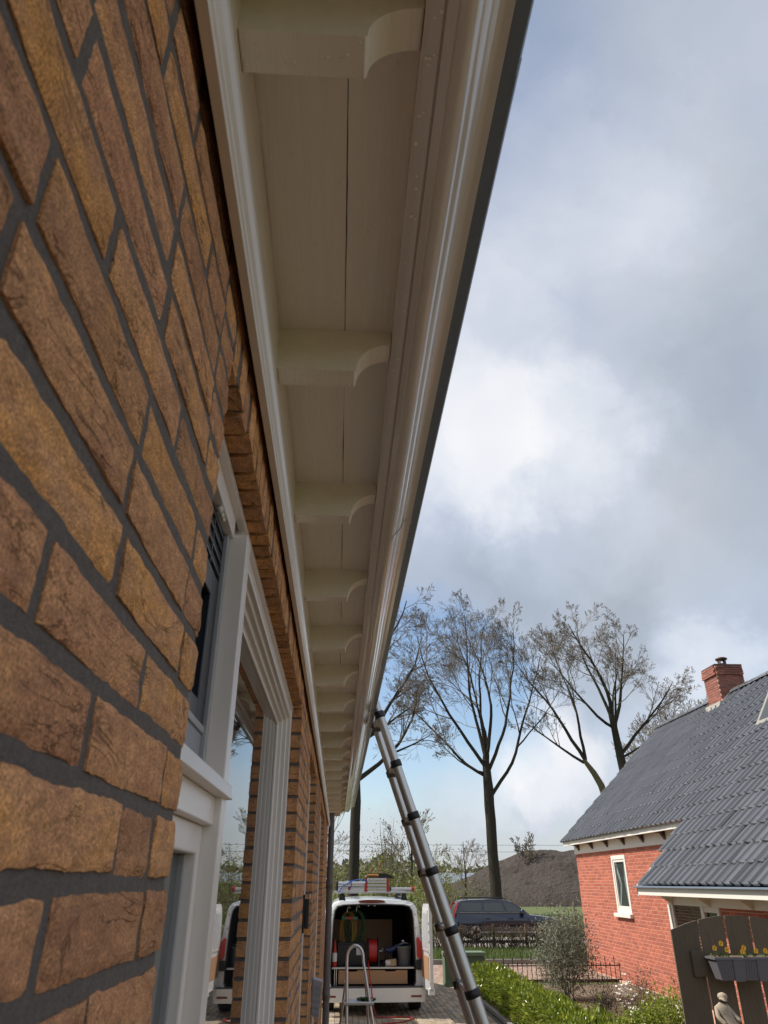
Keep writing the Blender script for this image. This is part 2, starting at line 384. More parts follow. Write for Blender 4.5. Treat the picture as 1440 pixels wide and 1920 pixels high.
# ================================================================== OUR HOUSE (yellow brick, white eave)
WX = -.17
END = 12.1
OPEN = [(.82, 3.13), (4.2, 5.46), (7.0, 9.15)]
OPEN_BACK = (-3.4, -.9)
Z_HEAD, Z_SILL = 2.867, .42
home = thing('brick_house', 'long yellow brick house with white bracketed eave and white window frames along the left', 'house')
core = MB()
allop = [OPEN_BACK] + OPEN
edges = [-5.0] + [e for o in allop for e in o] + [END]
MX = WX - .0028
for i in range(0, len(edges), 2):
    a, b = edges[i] + (.008 if i else 0), edges[i + 1] - (.008 if i + 2 < len(edges) else 0)
    core.box(-.55, MX, a, b, -.05, 3.02)
for a, b in allop:
    core.box(-.55, MX, a, b, Z_HEAD + .008, 3.02); core.box(-.55, MX, a, b, -.05, Z_SILL)
wall = core.build('wall', M_MORTAR, home)

def brick_mesh(L, H, D, seed, nx=28, nz=8, amp=1.0):
    """front face (towards +X) with ragged arrises and folds; y = length, z = height"""
    b = MB(); o = Vector((seed * 7.3, seed * 3.1, seed * 1.7))
    def edge(t, s): return mnoise.noise(o + Vector((t * 22, s * 9, .3))) * .0016 * amp + mnoise.noise(o + Vector((t * 95, s * 9, 4))) * .0019 * amp
    vs = []
    for j in range(nz + 1):
        for i in range(nx + 1):
            u, w = i / nx, j / nz
            y = (u - .5) * L; z = (w - .5) * H
            if i in (0, nx): y += edge(w * H + i, 1)
            if j in (0, nz): z += edge(u * L + j, 2)
            p = o + Vector((y * 16, z * 44, 0))
            fold = mnoise.noise(p) * .0016 + mnoise.noise(p * 2.7) * .0008
            rim = min(min(u, 1 - u) * L, min(w, 1 - w) * H)
            x = fold * amp - .0024 * max(0, 1 - rim / .0045)
            vs.append((x, y, z))
    W = nx + 1
    fs = [(j * W + i, j * W + i + 1, (j + 1) * W + i + 1, (j + 1) * W + i) for j in range(nz) for i in range(nx)]
    b.add(vs, fs, True)
    rim = [i for i in range(W)] + [j * W + nx for j in range(1, nz + 1)] + [nz * W + i for i in range(nx - 1, -1, -1)] + [j * W for j in range(nz - 1, 0, -1)]
    n = len(rim); back = [(-D, vs[i][1], vs[i][2]) for i in rim]
    b.add([vs[i] for i in rim] + back, [(k, n + k, n + (k + 1) % n, (k + 1) % n) for k in range(n)])
    return b.mesh('brick')
BH = .0492; CP = .0625; BL = .224
near_s = [brick_mesh(BL, BH, .1, k + 1) for k in range(9)]
near_h = [brick_mesh(.1, BH, .1, k + 31, 14, 8) for k in range(5)]
far_s = [brick_mesh(BL, BH, .1, k + 51, 5, 2) for k in range(4)]
far_h = [brick_mesh(.1, BH, .1, k + 71, 3, 2) for k in range(3)]
MESH = near_s + near_h + far_s + far_h
items = []
def rank_of(p):
    v = in_view(p, 60)
    return v[2] if v else 1000 + (Vector(p) - EYE).length
def lay(a, b, zc, near, k):
    """one course of wild bond between a and b"""
    y = a; J = .0115; seq = []
    first = True
    while y < b - .02:
        stretcher = rnd.random() < .84
        if first: stretcher = (k % 2 == 0); first = False
        L = BL if stretcher else .1
        rem = b - y
        if rem < L + .075: L = rem
        seq.append((y, L)); y += L + J
    for y0, L in seq:
        head = L < .15
        if near: idx = 9 + rnd.randrange(5) if head else rnd.randrange(9)
        else: idx = 18 + rnd.randrange(3) if head else 14 + rnd.randrange(4)
        if idx >= len(MESH): idx = 14
        nom = .1 if head else BL
        if not near: idx = (18 + rnd.randrange(3)) if head else (14 + rnd.randrange(4))
        loc = (WX + rnd.uniform(-.0012, .0016), y0 + L / 2, zc + rnd.uniform(-.0012, .0012))
        items.append((loc, (rnd.uniform(-.008, .008), 0, rnd.uniform(-.006, .006)), (1, L / nom * rnd.uniform(.985, 1.0), rnd.uniform(.965, 1.03)), idx, rank_of(loc)))
k = 0
z = 2.198 + CP / 2 - CP * 35
while z < 3.0:
    segs = []
    ops = [o for o in allop if Z_SILL - .02 < z < Z_HEAD + .1]
    y = -5.0
    for a, b in ops:
        segs.append((y, a)); y = b
    segs.append((y, END))
    for a, b in segs: lay(a, b, z, a < .5 and b > 0, k)
    z += CP; k += 1
pieces(items, MESH, M_BRICK, wall, 'brick', 290, 'brick_courses')
# soldier lintels over the openings
sold = [brick_mesh(.05, .1, .1, 90 + i, 4, 8) for i in range(4)]
for me in sold: me.materials.append(M_BRICK)
for a, b in allop:
    n = int((b - a) / CP)
    p = (b - a) / n
    for i in range(n):
        inst('lintel_brick', sold[rnd.randrange(4)], wall, (WX + rnd.uniform(-.002, .003), a + (i + .5) * p, Z_HEAD + .05 + rnd.uniform(-.002, .002)), (rnd.uniform(-.02, .02), 0, 0), (1, p / CP * rnd.uniform(.97, 1.02), 1))

# frieze, soffit, brackets, gutter
Y0, Y1 = -4.5, END
def ext(name, pts, m, y0=Y0, y1=Y1, bevel=0, smooth=False):
    b = MB(); b.prism(pts, YX, y0, y1, smooth); o = b.build(name, m, home, bevel); return o
ext('frieze_board', [(-.159, 2.946), (-.1465, 2.945), (-.1455, 2.953), (-.143, 2.956), (-.1425, 2.962), (-.138, 2.968), (-.1335, 2.977), (-.1325, 2.988), (-.135, 2.999), (-.141, 3.007), (-.146, 3.010), (-.147, 3.018), (-.150, 3.02), (-.150, 3.222), (-.159, 3.222)], M_WHITE)
def soffit(name, xa, xb, ja, jb):
    n = 700; vs = []
    for i in range(n + 1):
        y = Y0 + (Y1 - Y0) * i / n
        vs += [(xa + ja * (mnoise.noise((y * 3, 1, 0)) + .5 * mnoise.noise((y * 23, 1, 0))), y, 3.225 + .0008 * mnoise.noise((y * 2, 5, 0))), (xb + jb * (mnoise.noise((y * 3.4, 7, 0)) + .5 * mnoise.noise((y * 27, 7, 0))), y, 3.225 + .0012 * mnoise.noise((y * 2, 9, 0))), (xb + jb * mnoise.noise((y * 3.4, 7, 0)), y, 3.243), (xa + ja * mnoise.noise((y * 3, 1, 0)), y, 3.243)]
    MB().add(vs, [(4 * i + k, 4 * i + (k + 1) % 4, 4 * i + 4 + (k + 1) % 4, 4 * i + 4 + k) for i in range(n) for k in range(4)]).build(name, M_SOFFIT, home)
soffit('soffit_board', -.158, -.0163, 0, .0016); soffit('soffit_board', -.0148, .083, .0016, 0)
pr = [(-.150, 3.2248), (-.150, 3.12), (.006, 3.12)]
for i in range(0, 13):
    a = math.pi - i / 12 * math.pi / 2
    pr.append((.0815 + .072 * math.cos(a), 3.1225 + .068 * math.sin(a)))
pr += [(.0815, 3.2248)]
yb = .503; bi = 0
ys = [.503 + .6435 * i for i in range(-7, 19)]
bme = MB().prism(pr, YX, 0, .052)
first = None
for y in ys:
    if first is None:
        first = bme.build('eave_bracket', M_SOFFIT, home, .0035, loc=(0, y, 0))
    else:
        o = first.copy(); C.objects.link(o); o.location.y = y
gut = [(.0820, 3.228), (.0820, 3.186), (.0845, 3.1845), (.1055, 3.1835), (.1065, 3.1865), (.1085, 3.1865), (.1095, 3.1815), (.1215, 3.1785), (.1235, 3.1815), (.126, 3.181),
       (.1300, 3.1795), (.1380, 3.1800), (.1460, 3.1835), (.1520, 3.1890), (.1560, 3.1945), (.1572, 3.1985), (.1590, 3.1998), (.1625, 3.2030), (.1670, 3.2075), (.1720, 3.2155), (.1765, 3.2260), (.1800, 3.2370), (.1860, 3.2440), (.1960, 3.2475), (.2075, 3.2490), (.2083, 3.268), (.19, 3.27), (.09, 3.27)]
g = MB(); ng = 120
vs = []
for i in range(ng + 1):
    y = Y0 + (Y1 + .02 - Y0) * i / ng
    w = .0019 * mnoise.noise((y * .9, 2, 0)) + .0006 * mnoise.noise((y * 5, 3, 0))
    vs += [(x + (w if 8 < k < 24 else 0), y, q + (w * .6 if 8 < k < 24 else 0)) for k, (x, q) in enumerate(gut)]
n = len(gut)
g.add(vs, [(i * n + k, i * n + (k + 1) % n, (i + 1) * n + (k + 1) % n, (i + 1) * n + k) for i in range(ng) for k in range(n)], True)
g.add(vs, [tuple(range(n))[::-1], tuple(range(ng * n, ng * n + n))])
go = g.build('gutter', M_GUTTER, home)
md = go.modifiers.new('es', 'EDGE_SPLIT'); md.split_angle = R(32)
for yj in (-1.9, 2.05, 4.95, 8.2, 11.0):
    jp = [(x + (.0012 if x > .11 else 0), q - .0012) for x, q in gut[9:25]]
    MB().add([(x, yj + t, q) for t in (0, .035) for x, q in jp], [(k, k + 1, len(jp) + k + 1, len(jp) + k) for k in range(len(jp) - 1)]).build('gutter_joint', M_GUTTER, home, fix=False)
lip = MB()
for i, (a, b) in enumerate(((-4.5, .62), (.60, 3.07), (3.05, 5.5), (5.48, 8.0), (7.98, 10.2), (10.18, 12.15))):
    dz = .0015 * (i % 2)
    lip.prism([(.2085, 3.2535 + dz), (.2315 + dz, 3.258 + dz), (.2350 + dz, 3.264 + dz), (.2350 + dz, 3.288), (.2315, 3.294), (.2085, 3.29)], YX, a, b)
lip.build('gutter_lip', M_ZINC, home, .0015)
# roof of the house (seen only by the light and from elsewhere)
MB().add([(.2, Y0, 3.3), (.2, Y1 + .05, 3.3), (-4.6, Y1 + .05, 6.6), (-4.6, Y0, 6.6), (-9.4, Y1 + .05, 3.3), (-9.4, Y0, 3.3),
          (.2, Y0, 3.27), (.2, Y1 + .05, 3.27), (-9.4, Y1 + .05, 3.27), (-9.4, Y0, 3.27)],
         [(0, 1, 2, 3), (3, 2, 4, 5), (6, 9, 8, 7), (0, 6, 7, 1), (5, 4, 8, 9), (1, 7, 8, 4, 2), (0, 3, 5, 9, 6)]).build('roof', M_TILE, home)
MB().box(-9.2, -.56, -4.4, END - .002, -.05, 3.26).build('house_body', M_MORTAR, home)
# downpipe
dp = MB().tube([(-.118, 12.02, -.02), (-.118, 12.02, 3.17)], .047, 20).build('downpipe', M_PIPE, home)
for zc in (2.185, .80):
    MB().lathe([(.048, -.07), (.053, -.068), (.053, -.02), (.056, -.014), (.056, .014), (.053, .02), (.053, .05), (.048, .054)], (-.118, 12.02, zc), 20).build('pipe_socket', M_PIPE, home)
box('pipe_bracket', M_ZINC, home, -.17, -.06, 12.0, 12.03, .86, .885, .002)

# drops of water hanging under the paint
dr = MB()
def drop(x, y, z, r):
    prof = [(.15 * r, -.42 * r), (.55 * r, -.36 * r), (.85 * r, -.2 * r), (1.0 * r, -.05 * r), (1.0 * r, .0)]
    e = rnd.uniform(.8, 1.25)
    b = MB().lathe(prof, (0, 0, 0), 9)
    dr.add([(x + v[0], y + v[1] * e, z + v[2]) for v in b.v], b.f, True)
for y in ys:
    if 0 < y < 6:
        for i in range(13): drop(rnd.uniform(-.145, .0), y + rnd.uniform(.004, .048), 3.1196, rnd.uniform(.0016, .0038))
        for i in range(22):
            yy = y + rnd.uniform(.07, .62); drop(rnd.choice((rnd.gauss(-.028, .006), rnd.uniform(-.13, -.03), rnd.gauss(-.027, .004), rnd.uniform(0, .07))), yy, 3.2247, rnd.uniform(.0012, .0031))
for i in range(240):
    y = .25 + 6.5 * rnd.random() ** 1.4
    drop(rnd.choice((rnd.uniform(.087, .103), rnd.uniform(.112, .119))), y, 3.1832 if i % 2 else 3.1836, rnd.uniform(.0015, .0034))
for v in range(len(dr.v)): pass
dr.build('water_drops', M_DROP, home, kind='stuff')

# ---------------------------------------------------------------- windows of the house
def win(name): return empty(name, home)
FX = -.214                                           # front of the outer frames
FD = -.30
def stepped_stile(parent, y0, y1, z0, z1, sgn):
    """jamb with a stepped rebate; sgn +1 steps towards +Y (near jamb) or -1 (far jamb)"""
    w = (y1 - y0)
    P = [(FX, 0), (FX, .50), (FX - .002, .54), (FX - .016, .54), (FX - .018, .66), (FX - .034, .66), (FX - .036, .80), (FX - .050, .80), (FX - .052, 1.0), (FD, 1.0), (FD, 0)]
    pts = [(x, (y0 + t * w) if sgn > 0 else (y1 - t * w)) for x, t in P]
    b = MB().prism(pts, XYz, z0, z1); return b.build('frame_stile', M_FRAME, parent, .0015)
def window_big(a, b, mull, zt=Z_HEAD - .004):
    W = win('window')
    # head with stepped rebate
    P = [(FX - .004, zt), (FX - .004, zt - .040), (FX - .006, zt - .044), (FX - .018, zt - .044), (FX - .020, zt - .053), (FX - .034, zt - .053), (FX - .036, zt - .064), (FX - .050, zt - .064), (FX - .052, zt - .078), (FD, zt - .078), (FD, zt)]
    MB().prism(P, YX, mull + .002 if mull else a, b - .001).build('frame_head', M_FRAME, W, .0015)
    # flashing strip over the head, standing proud
    MB().box(FX - .012, FX + .004, a + .002, b - .001, zt - .014, zt + .003).build('head_strip', M_FRAME, W, .001)
    stepped_stile(W, b - .085, b - .002, Z_SILL, zt - .0005, -1)
    MB().box(FD, FX + .03, a, b, Z_SILL, Z_SILL + .05).build('window_sill', M_FRAME, W, .004)
    g0 = mull if mull else a + .08
    MB().box(-.282, -.272, g0, b - .02, Z_SILL + .05, zt - .05).build('pane', M_WINGLASS, W)
    if not mull: stepped_stile(W, a + .002, a + .085, Z_SILL, zt - .0005, 1)
    return W
W1 = window_big(.82, 3.13, 1.345)
window_big(4.2, 5.46, None); window_big(7.0, 9.15, None); window_big(-3.4, -.9, None)
# the casement bay beside the near brickwork
MX0, MX1 = -.197, -.30
ml = MB().prism([(MX0, 1.292), (MX0, 1.343), (MX0 - .004, 1.346), (MX1, 1.346), (MX1, 1.292)], XYz, Z_SILL, 2.815).build('mullion', M_FRAME, W1, .002)
MB().box(-.30, -.2315, 1.272, 1.2915, 2.365, 2.806).build('glazing_bead', mat('pale_grey_bead', (.36, .35, .36), .4, .05, 20), W1, .002)
MB().box(-.30, -.224, .835, 1.2915, 2.8065, 2.862).build('frame_head', M_FRAME, W1, .002)
MB().box(-.30, -.235, .835, .872, Z_SILL, 2.8).build('frame_stile', M_FRAME, W1, .002)
MB().prism([(-.187, 2.327), (-.190, 2.350), (-.255, 2.364), (-.255, 2.327)], YX, .835, 1.343).build('transom', M_FRAME, W1, .0015)
MB().box(-.30, -.208, .872, 1.2915, 2.283, 2.3265).build('transom_rail', M_FRAME, W1, .002)
MB().box(-.300, -.240, .872, 1.2715, 2.362, 2.425).build('panel', M_GPANEL, W1, .001)
MB().box(-.300, -.236, .872, 1.2715, 2.4255, 2.437).build('panel_bead', MATS['pale_grey_bead'], W1, .001)
for n_, (ya, yb2, za, zb) in {'casement_stile': (1.205, 1.2715, 2.438, 2.70), 'casement_stile ': (.872, .912, 2.438, 2.70),
        'casement_rail': (.912, 1.205, 2.655, 2.70), 'casement_rail ': (.912, 1.205, 2.438, 2.47)}.items():
    MB().box(-.295, -.239, ya, yb2, za, zb).build(n_.strip(), M_NAVY, W1, .002)
MB().box(-.298, -.254, 1.165, 1.2048, 2.4702, 2.6548).build('inner_frame', M_NAVY, W1, .003)
MB().box(-.285, -.280, .9125, 1.165, 2.4705, 2.6545).build('pane', M_WINGLASS, W1)
v = MB().box(-.292, -.252, .872, 1.2715, 2.7005, 2.806)
v.build('ventilator', M_BLACK, W1, .001)
fins = MB()
for j in range(4):
    zc = 2.716 + j * .026
    for q in range(4):
        ya = .876 + q * .099
        fins.box(-.2515, -.2395, ya, ya + .093, zc - .0035, zc + .0035)
    fins.box(-.2515, -.2410, .873, 1.2705, zc + .0098, zc + .0125)
for q in range(5): fins.box(-.2514, -.2392, .8725 + q * .0985, .8775 + q * .0985, 2.704, 2.805)
fins.build('ventilator_fins', mat('dark_grey_fins', (.06, .065, .078), .35, .08, 30), W1)
# lower casement with pale glass
MB().box(-.300, -.224, 1.264, 1.2915, Z_SILL + .05, 2.2825).build('casement_stile', M_FRAME, W1, .003)
MB().box(-.300, -.224, .872, 1.2638, 2.240, 2.2825).build('casement_rail', M_FRAME, W1, .003)
MB().box(-.300, -.240, 1.254, 1.2637, Z_SILL + .05, 2.2395).build('glazing_bead', MATS['pale_grey_bead'], W1, .002)
MB().box(-.262, -.250, .872, 1.2535, Z_SILL + .05, 2.2395).build('pane', mat('grey_pane', (.13, .135, .125), .06, .05, 4, spec=.6), W1)
# spider cocoons under the head
cc = MB()
for y, r in ((1.155, .0065), (1.178, .005), (1.196, .0045), (.965, .006)):
    cc.lathe([(.2 * r, -r), (.75 * r, -.7 * r), (r, 0), (.75 * r, .7 * r), (.2 * r, r)], (-.231, y, 2.80), 9)
cc.build('spider_cocoon', mat('cocoon_white', (.7, .66, .58), .9, .2, 200), home, kind='stuff')

# black wall plate on the pier, ribbed letterbox near the pipe
wl = thing('wall_fitting', 'small flat black metal fitting on the brick pier between the two nearest windows', 'fitting', (WX, 4.13, 2.06))
MB().box(.001, .008, -.035, .035, -.085, .085).build('back_plate', M_BLACK, wl, .002)
MB().box(.008, .030, -.026, .026, -.065, .065).build('housing', M_BLACK, wl, .004)
MB().box(.0305, .034, -.020, .020, .068, .088).build('top_clip', M_FRAME, wl, .002)
mb_ = thing('letterbox', 'grey ribbed letterbox hung on the brick pier by the downpipe', 'letterbox', (WX, 6.3, 1.31))
MB().prism([(.004, .03), (.055, .0), (.075, .235), (.004, .255)], lambda p, q, t: (p, t, q), 0, .16).build('body', M_GPANEL, mb_, .004)
for i in range(5):
    MB().prism([(.008, .045 + i * .04), (.056 + i * .003, .032 + i * .04), (.058 + i * .003, .050 + i * .04), (.008, .062 + i * .04)], lambda p, q, t: (p, t, q), -.008, .0).build('rib', M_GPANEL, mb_, .001)
MB().tube([(.012, .1, .255), (.014, .1, .35)], .006, 8).build('post', M_FRAME, mb_)

# ================================================================== helpers for placing and planting
def at(x, y, Y):
    d = view_dir(x, y); return EYE + d * (Y / d.y)
def leaf(mb, p, size, asp=.5, up=.3, droop=0.0, d=None):
    """a folded leaf of four triangles"""
    if d is None:
        d = Vector((rnd.gauss(0, 1), rnd.gauss(0, 1), rnd.gauss(up, 1)))
    d = Vector(d).normalized(); n = Vector((rnd.gauss(0, 1), rnd.gauss(0, 1), rnd.gauss(.6, 1)))
    sd_ = d.cross(n)
    if sd_.length < 1e-3: sd_ = d.orthogonal()
    sd_.normalize(); nn = sd_.cross(d); p = Vector(p)
    w = size * asp * .5
    a, b = p, p + d * size - nn * size * droop
    m = p + d * size * .45
    mb.add([a, m + sd_ * w + nn * w * .35, b, m - sd_ * w + nn * w * .35, m], [(0, 1, 4), (1, 2, 4), (2, 3, 4), (3, 0, 4)])
def blade(mb, p, h, w, lean=.35):
    a = rnd.random() * 6.283; l = rnd.random() * lean * h
    p = Vector(p); s = Vector((math.cos(a), math.sin(a), 0)) * w; t = Vector((math.cos(a + 1.3) * l, math.sin(a + 1.3) * l, h))
    mb.add([p - s, p + s, p + t * .55 + s * .6 + Vector((0, 0, h * .08)), p + t], [(0, 1, 2), (0, 2, 3)])
def grow(tk, tw, p, d, L, r, lv, maxlv, par):
    """one branch with its side branches; tk thick wood, tw thin wood"""
    n = max(3, int(L / par['seg'][min(lv, len(par['seg']) - 1)])); st = L / n
    pts = [p.copy()]; rad = [r]; d = d.normalized()
    trop = par['trop'][min(lv, len(par['trop']) - 1)]; jit = par['jit'][min(lv, len(par['jit']) - 1)]
    for i in range(n):
        d = (d + Vector((rnd.gauss(0, jit), rnd.gauss(0, jit), rnd.gauss(0, jit) + trop))).normalized()
        p = p + d * st; pts.append(p.copy()); rad.append(max(par['rmin'], r * (1 - .82 * (i + 1) / n)))
    (tk if r > par['thick'] else tw).tube(pts, rad, 8 if r > .12 else (6 if r > .05 else (4 if r > .02 else 3)), caps=False, smooth=r > .03)
    if lv >= maxlv: return
    k = par['kids'][min(lv, len(par['kids']) - 1)]
    for j in range(k):
        t = par['from'] + (1 - par['from']) * (j + rnd.random()) / k
        i = min(n - 1, int(t * n)); q = pts[i].lerp(pts[i + 1], t * n - i)
        ax = (pts[i + 1] - pts[i]).normalized()
        o = ax.orthogonal().normalized(); o.rotate(Matrix.Rotation(rnd.random() * 6.283, 3, ax))
        an = R(rnd.uniform(*par['ang']))
        nd = ax * math.cos(an) + o * math.sin(an)
        grow(tk, tw, q, nd, L * rnd.uniform(*par['len']) * (1.12 - .72 * t), rad[i] * rnd.uniform(.45, .68), lv + 1, maxlv, par)
PAR = dict(seg=[.55, .5, .3, .22, .18], trop=[.03, .05, .07, .06, .04], jit=[.09, .11, .12, .13, .14], rmin=.0064, thick=.045, kids=[8, 7, 6, 5, 3], ang=(20, 50), len=(.42, .72))
PAR['from'] = .33
def bare_tree(name, label, trunk, limbs, maxlv, par=PAR, group=None, m1=None, m2=None):
    T = thing(name, label, 'tree', (trunk[0][0], trunk[0][1], trunk[0][2]), 0, group)
    o = Vector(trunk[0][:3])
    tk, tw = MB(), MB()
    pts = [Vector(p[:3]) - o for p in trunk]; rr = [p[3] for p in trunk]
    fine = []; fr = []
    for i in range(len(pts) - 1):
        for k in range(4):
            t = k / 4; fine.append(pts[i].lerp(pts[i + 1], t) + Vector((rnd.gauss(0, .02), rnd.gauss(0, .02), 0))); fr.append(rr[i] + (rr[i + 1] - rr[i]) * t)
    fine.append(pts[-1]); fr.append(rr[-1])
    MB().tube(fine, fr, 14, caps=True).build('trunk', m1 or M_BARK, T)
    for (p, d, L, r) in limbs: grow(tk, tw, Vector(p) - o, Vector(d), L, r, 0, maxlv, par)
    if tk.v: tk.build('limbs', m1 or M_BARK, T, fix=False)
    tw.build('crown', m2 or M_TWIG, T, fix=False)
    return T
def bush(name, label, cat, base, rx, ry, rz, n, size, asp, m, stems=5, mtw=None, clusters=40, up=.3, zc=None, shell=.5, group=None, flat=1.0, extra=None):
    T = thing(name, label, cat, base, 0, group)
    zc = zc if zc is not None else rz
    cl = []
    for i in range(clusters):
        while True:
            v = Vector((rnd.uniform(-1, 1), rnd.uniform(-1, 1), rnd.uniform(-1, 1)))
            if shell < v.length < 1: break
        cl.append(Vector((v.x * rx, v.y * ry, zc + v.z * rz)))
    lf = MB()
    sp = .30 * (rx + ry + rz) / 3
    for i in range(n):
        c = rnd.choice(cl); p = c + Vector((rnd.gauss(0, sp), rnd.gauss(0, sp), rnd.gauss(0, sp * flat)))
        if p.z < .02: p.z = rnd.uniform(.02, .2)
        leaf(lf, p, size * rnd.uniform(.65, 1.25), asp, up)
    lf.build('foliage', m, T, fix=False)
    st = MB()
    for i in range(stems):
        c = rnd.choice(cl); b = Vector((rnd.gauss(0, rx * .12), rnd.gauss(0, ry * .12), 0))
        mid = b.lerp(c, .5) + Vector((0, 0, rz * .25))
        r0 = max(.006, rz * .016)
        st.tube([b, mid, c, c + (c - mid) * .35 + Vector((0, 0, rz * .1))], [r0, r0 * .7, r0 * .4, r0 * .15], 5)
    for c in cl:
        q = Vector((c.x * .35, c.y * .35, c.z * .45)); st.tube([q, q.lerp(c, .6) + Vector((0, 0, .04)), c], [r0 * .6, r0 * .4, r0 * .2], 3)
    st.build('stems', mtw or M_TWIG, T, fix=False)
    return T

# ================================================================== paving
pv = [MB().box(-.0505, .0505, -.102, .102, -.06, 0).mesh('paver') for _ in range(1)]
pv2 = MB(); a_ = [(-.0505, -.102), (.0505, -.102), (.0505, .102), (-.0505, .102)]; i_ = .006
pvm = MB().add([(x, y, -.05) for x, y in a_] + [(x, y, -.007) for x, y in a_] + [(x - math.copysign(i_, x), y - math.copysign(i_, y), 0) for x, y in a_],
               [(k, (k + 1) % 4, 4 + (k + 1) % 4, 4 + k) for k in range(4)] + [(4 + k, 4 + (k + 1) % 4, 8 + (k + 1) % 4, 8 + k) for k in range(4)] + [(8, 9, 10, 11)]).mesh('paver')
it = []
nx = int(5.9 / .106)
for i in range(nx):
    x = -2.95 + .053 + i * .106
    y = -1 + (i % 2) * .105
    while y < 21.25:
        if not (y < 12.2 and x < -.25):
            p = (x, y + .105, rnd.uniform(-.004, .003)); v = in_view(p, 0)
            if y > 9 or y % 1 < 2:
                it.append((p, (rnd.gauss(0, .008), rnd.gauss(0, .008), rnd.gauss(0, .006)), (1, 1, 1), 0, v[2] if (v and x > -.2) else 1000 + abs(y)))
        y += .21
pieces(it, [pvm], M_PAVER, drive, 'paver', 290, 'paver_field')
it = []
pvm2 = pvm.copy(); pvm2.materials.clear()
for i in range(20):
    y = 21.45 + .1 + i * .206 - .0
    if y > 25.4: break
    x = -6 + (i % 2) * .053
    while x < 12:
        p = (x, y, -.022 + rnd.uniform(-.003, .003)); v = in_view(p, 0)
        it.append((p, (0, 0, rnd.gauss(0, .006)), (1, .97, 1), 0, v[2] if v else 1000 + abs(x)))
        x += .106
pieces(it, [pvm2], M_PAVER2, street, 'street_paver', 290, 'street_paver_field')

# ================================================================== telescopic ladder against the gutter
LD = thing('telescopic_ladder', 'aluminium telescopic ladder with black collars leaning on the white gutter', 'ladder', (1.38, 5.1, 0))
LO = Vector((1.38, 5.1, 0))
def ladx(z): return .262 + (3.262 - z) * .3435
ZC = [3.25 - .3285 * k for k in range(10)]
axis = Vector((-.3435, 0, 1)).normalized()
for sy in (0.0, .50):
    zt = 3.435
    for k in range(11):
        zb = ZC[k] if k < 10 else .0
        r = .0262 + .0027 * k
        MB().tube([Vector((ladx(zt if k == 0 else ZC[k - 1] + .01), 5.1 + sy, zt if k == 0 else ZC[k - 1] + .01)) - LO, Vector((ladx(zb), 5.1 + sy, zb)) - LO], r, 24).build('tube_section', M_ALU, LD)
        if k < 10:
            c = Vector((ladx(zb), 5.1 + sy, zb)) - LO
            rr = r + .0085
            MB().tube([c - axis * .024, c - axis * .021, c + axis * .019, c + axis * .022], [rr - .003, rr, rr, rr - .004], 24).build('collar', M_BLACK, LD)
for k in range(10):
    c = Vector((ladx(ZC[k]), 5.1, ZC[k])) - LO; r = .030 + .0027 * k
    MB().box(-.026, .026, r + .004, .5 - r - .004, -.013, .013, Matrix.Translation(c) @ Matrix.Rotation(R(-2), 4, 'Y')).build('rung', M_ALU, LD, .006)
    gm = mat('grey_joint_plastic', (.12, .12, .125), .45, .1, 30)
    for s0, s1 in ((r - .004, r + .06), (.5 - r - .06, .5 - r + .004)):
        MB().prism([(s0, -.020), (s1, -.020), (s1, .016), (s0, .022)] if s0 < .2 else [(s0, -.016), (s1, -.030), (s1, .022), (s0, .018)], lambda p, q, t: c + Vector((t, p, q)), -.031, .031).build('rung_joint', gm, LD, .004)
for sy in (0.0, .50):
    MB().lathe([(.056, 0), (.06, .01), (.058, .06), (.055, .065)], (-.0 + ladx(0) - 1.38, sy, 0), 16).build('foot', M_BLACK, LD)

# ================================================================== the van
VX, VY = .725, 16.0
van = thing('delivery_van', 'white delivery van parked with its rear doors open and ladders on the roof', 'van', (VX, VY, 0))
outer = [(0, .26), (.86, .26), (.945, .34), (.972, .60), (.962, .95), (.935, 1.25), (.892, 1.55), (.855, 1.74), (.79, 1.835), (.66, 1.88), (.3, 1.905), (0, 1.91)]
inner = [(0, .455), (.77, .455), (.802, .52), (.806, .75), (.80, 1.0), (.788, 1.3), (.775, 1.55), (.752, 1.70), (.70, 1.772), (.58, 1.796), (.3, 1.806), (0, 1.806)]
def full(h): return h + [(-x, z) for x, z in h[-2:0:-1]]
of, nf = full(outer), full(inner)
def shrink(pts, k, dz=0): return [(x * k, .9 + (z - .9) * k + dz) for x, z in pts]
secs = [(0.03, .985, 0), (.09, 1, 0), (1.0, 1, 0), (2.4, 1, 0), (3.3, 1, 0)]
b = MB(); N_ = len(of); vs = []
for y, k, dz in secs: vs += [(x, y, z) for x, z in shrink(of, k)]
def cap(pts, zmax, kx): return [(x * kx, min(z, zmax) if z < 1.0 else 1.0 + (z - 1.0) * max(0.02, (zmax - 1.0) / .91)) for x, z in pts]
for y, zm, kx in ((3.75, 1.72, .985), (4.05, 1.32, .975), (4.6, 1.16, .95), (4.85, 1.04, .9), (4.92, 1.02, .86)): vs += [(x, y, z) for x, z in cap(of, zm, kx)]
ns = len(vs) // N_
b.add(vs, [(i * N_ + k, i * N_ + (k + 1) % N_, (i + 1) * N_ + (k + 1) % N_, (i + 1) * N_ + k) for i in range(ns - 1) for k in range(N_)], True)
b.add(vs[-N_:], [tuple(range(N_))])
ring = [(x, .03, z) for x, z in shrink(of, .985)] + [(x * 1.045, 0, z + (.02 if z > 1 else -.012)) for x, z in nf] + [(x, .012, z) for x, z in nf] + [(x, .16, z) for x, z in nf]
b.add(ring, [(j * N_ + k, j * N_ + (k + 1) % N_, (j + 1) * N_ + (k + 1) % N_, (j + 1) * N_ + k) for j in range(3) for k in range(N_)])
body = b.build('body', M_VAN, van); md = body.modifiers.new('es', 'EDGE_SPLIT'); md.split_angle = R(38)
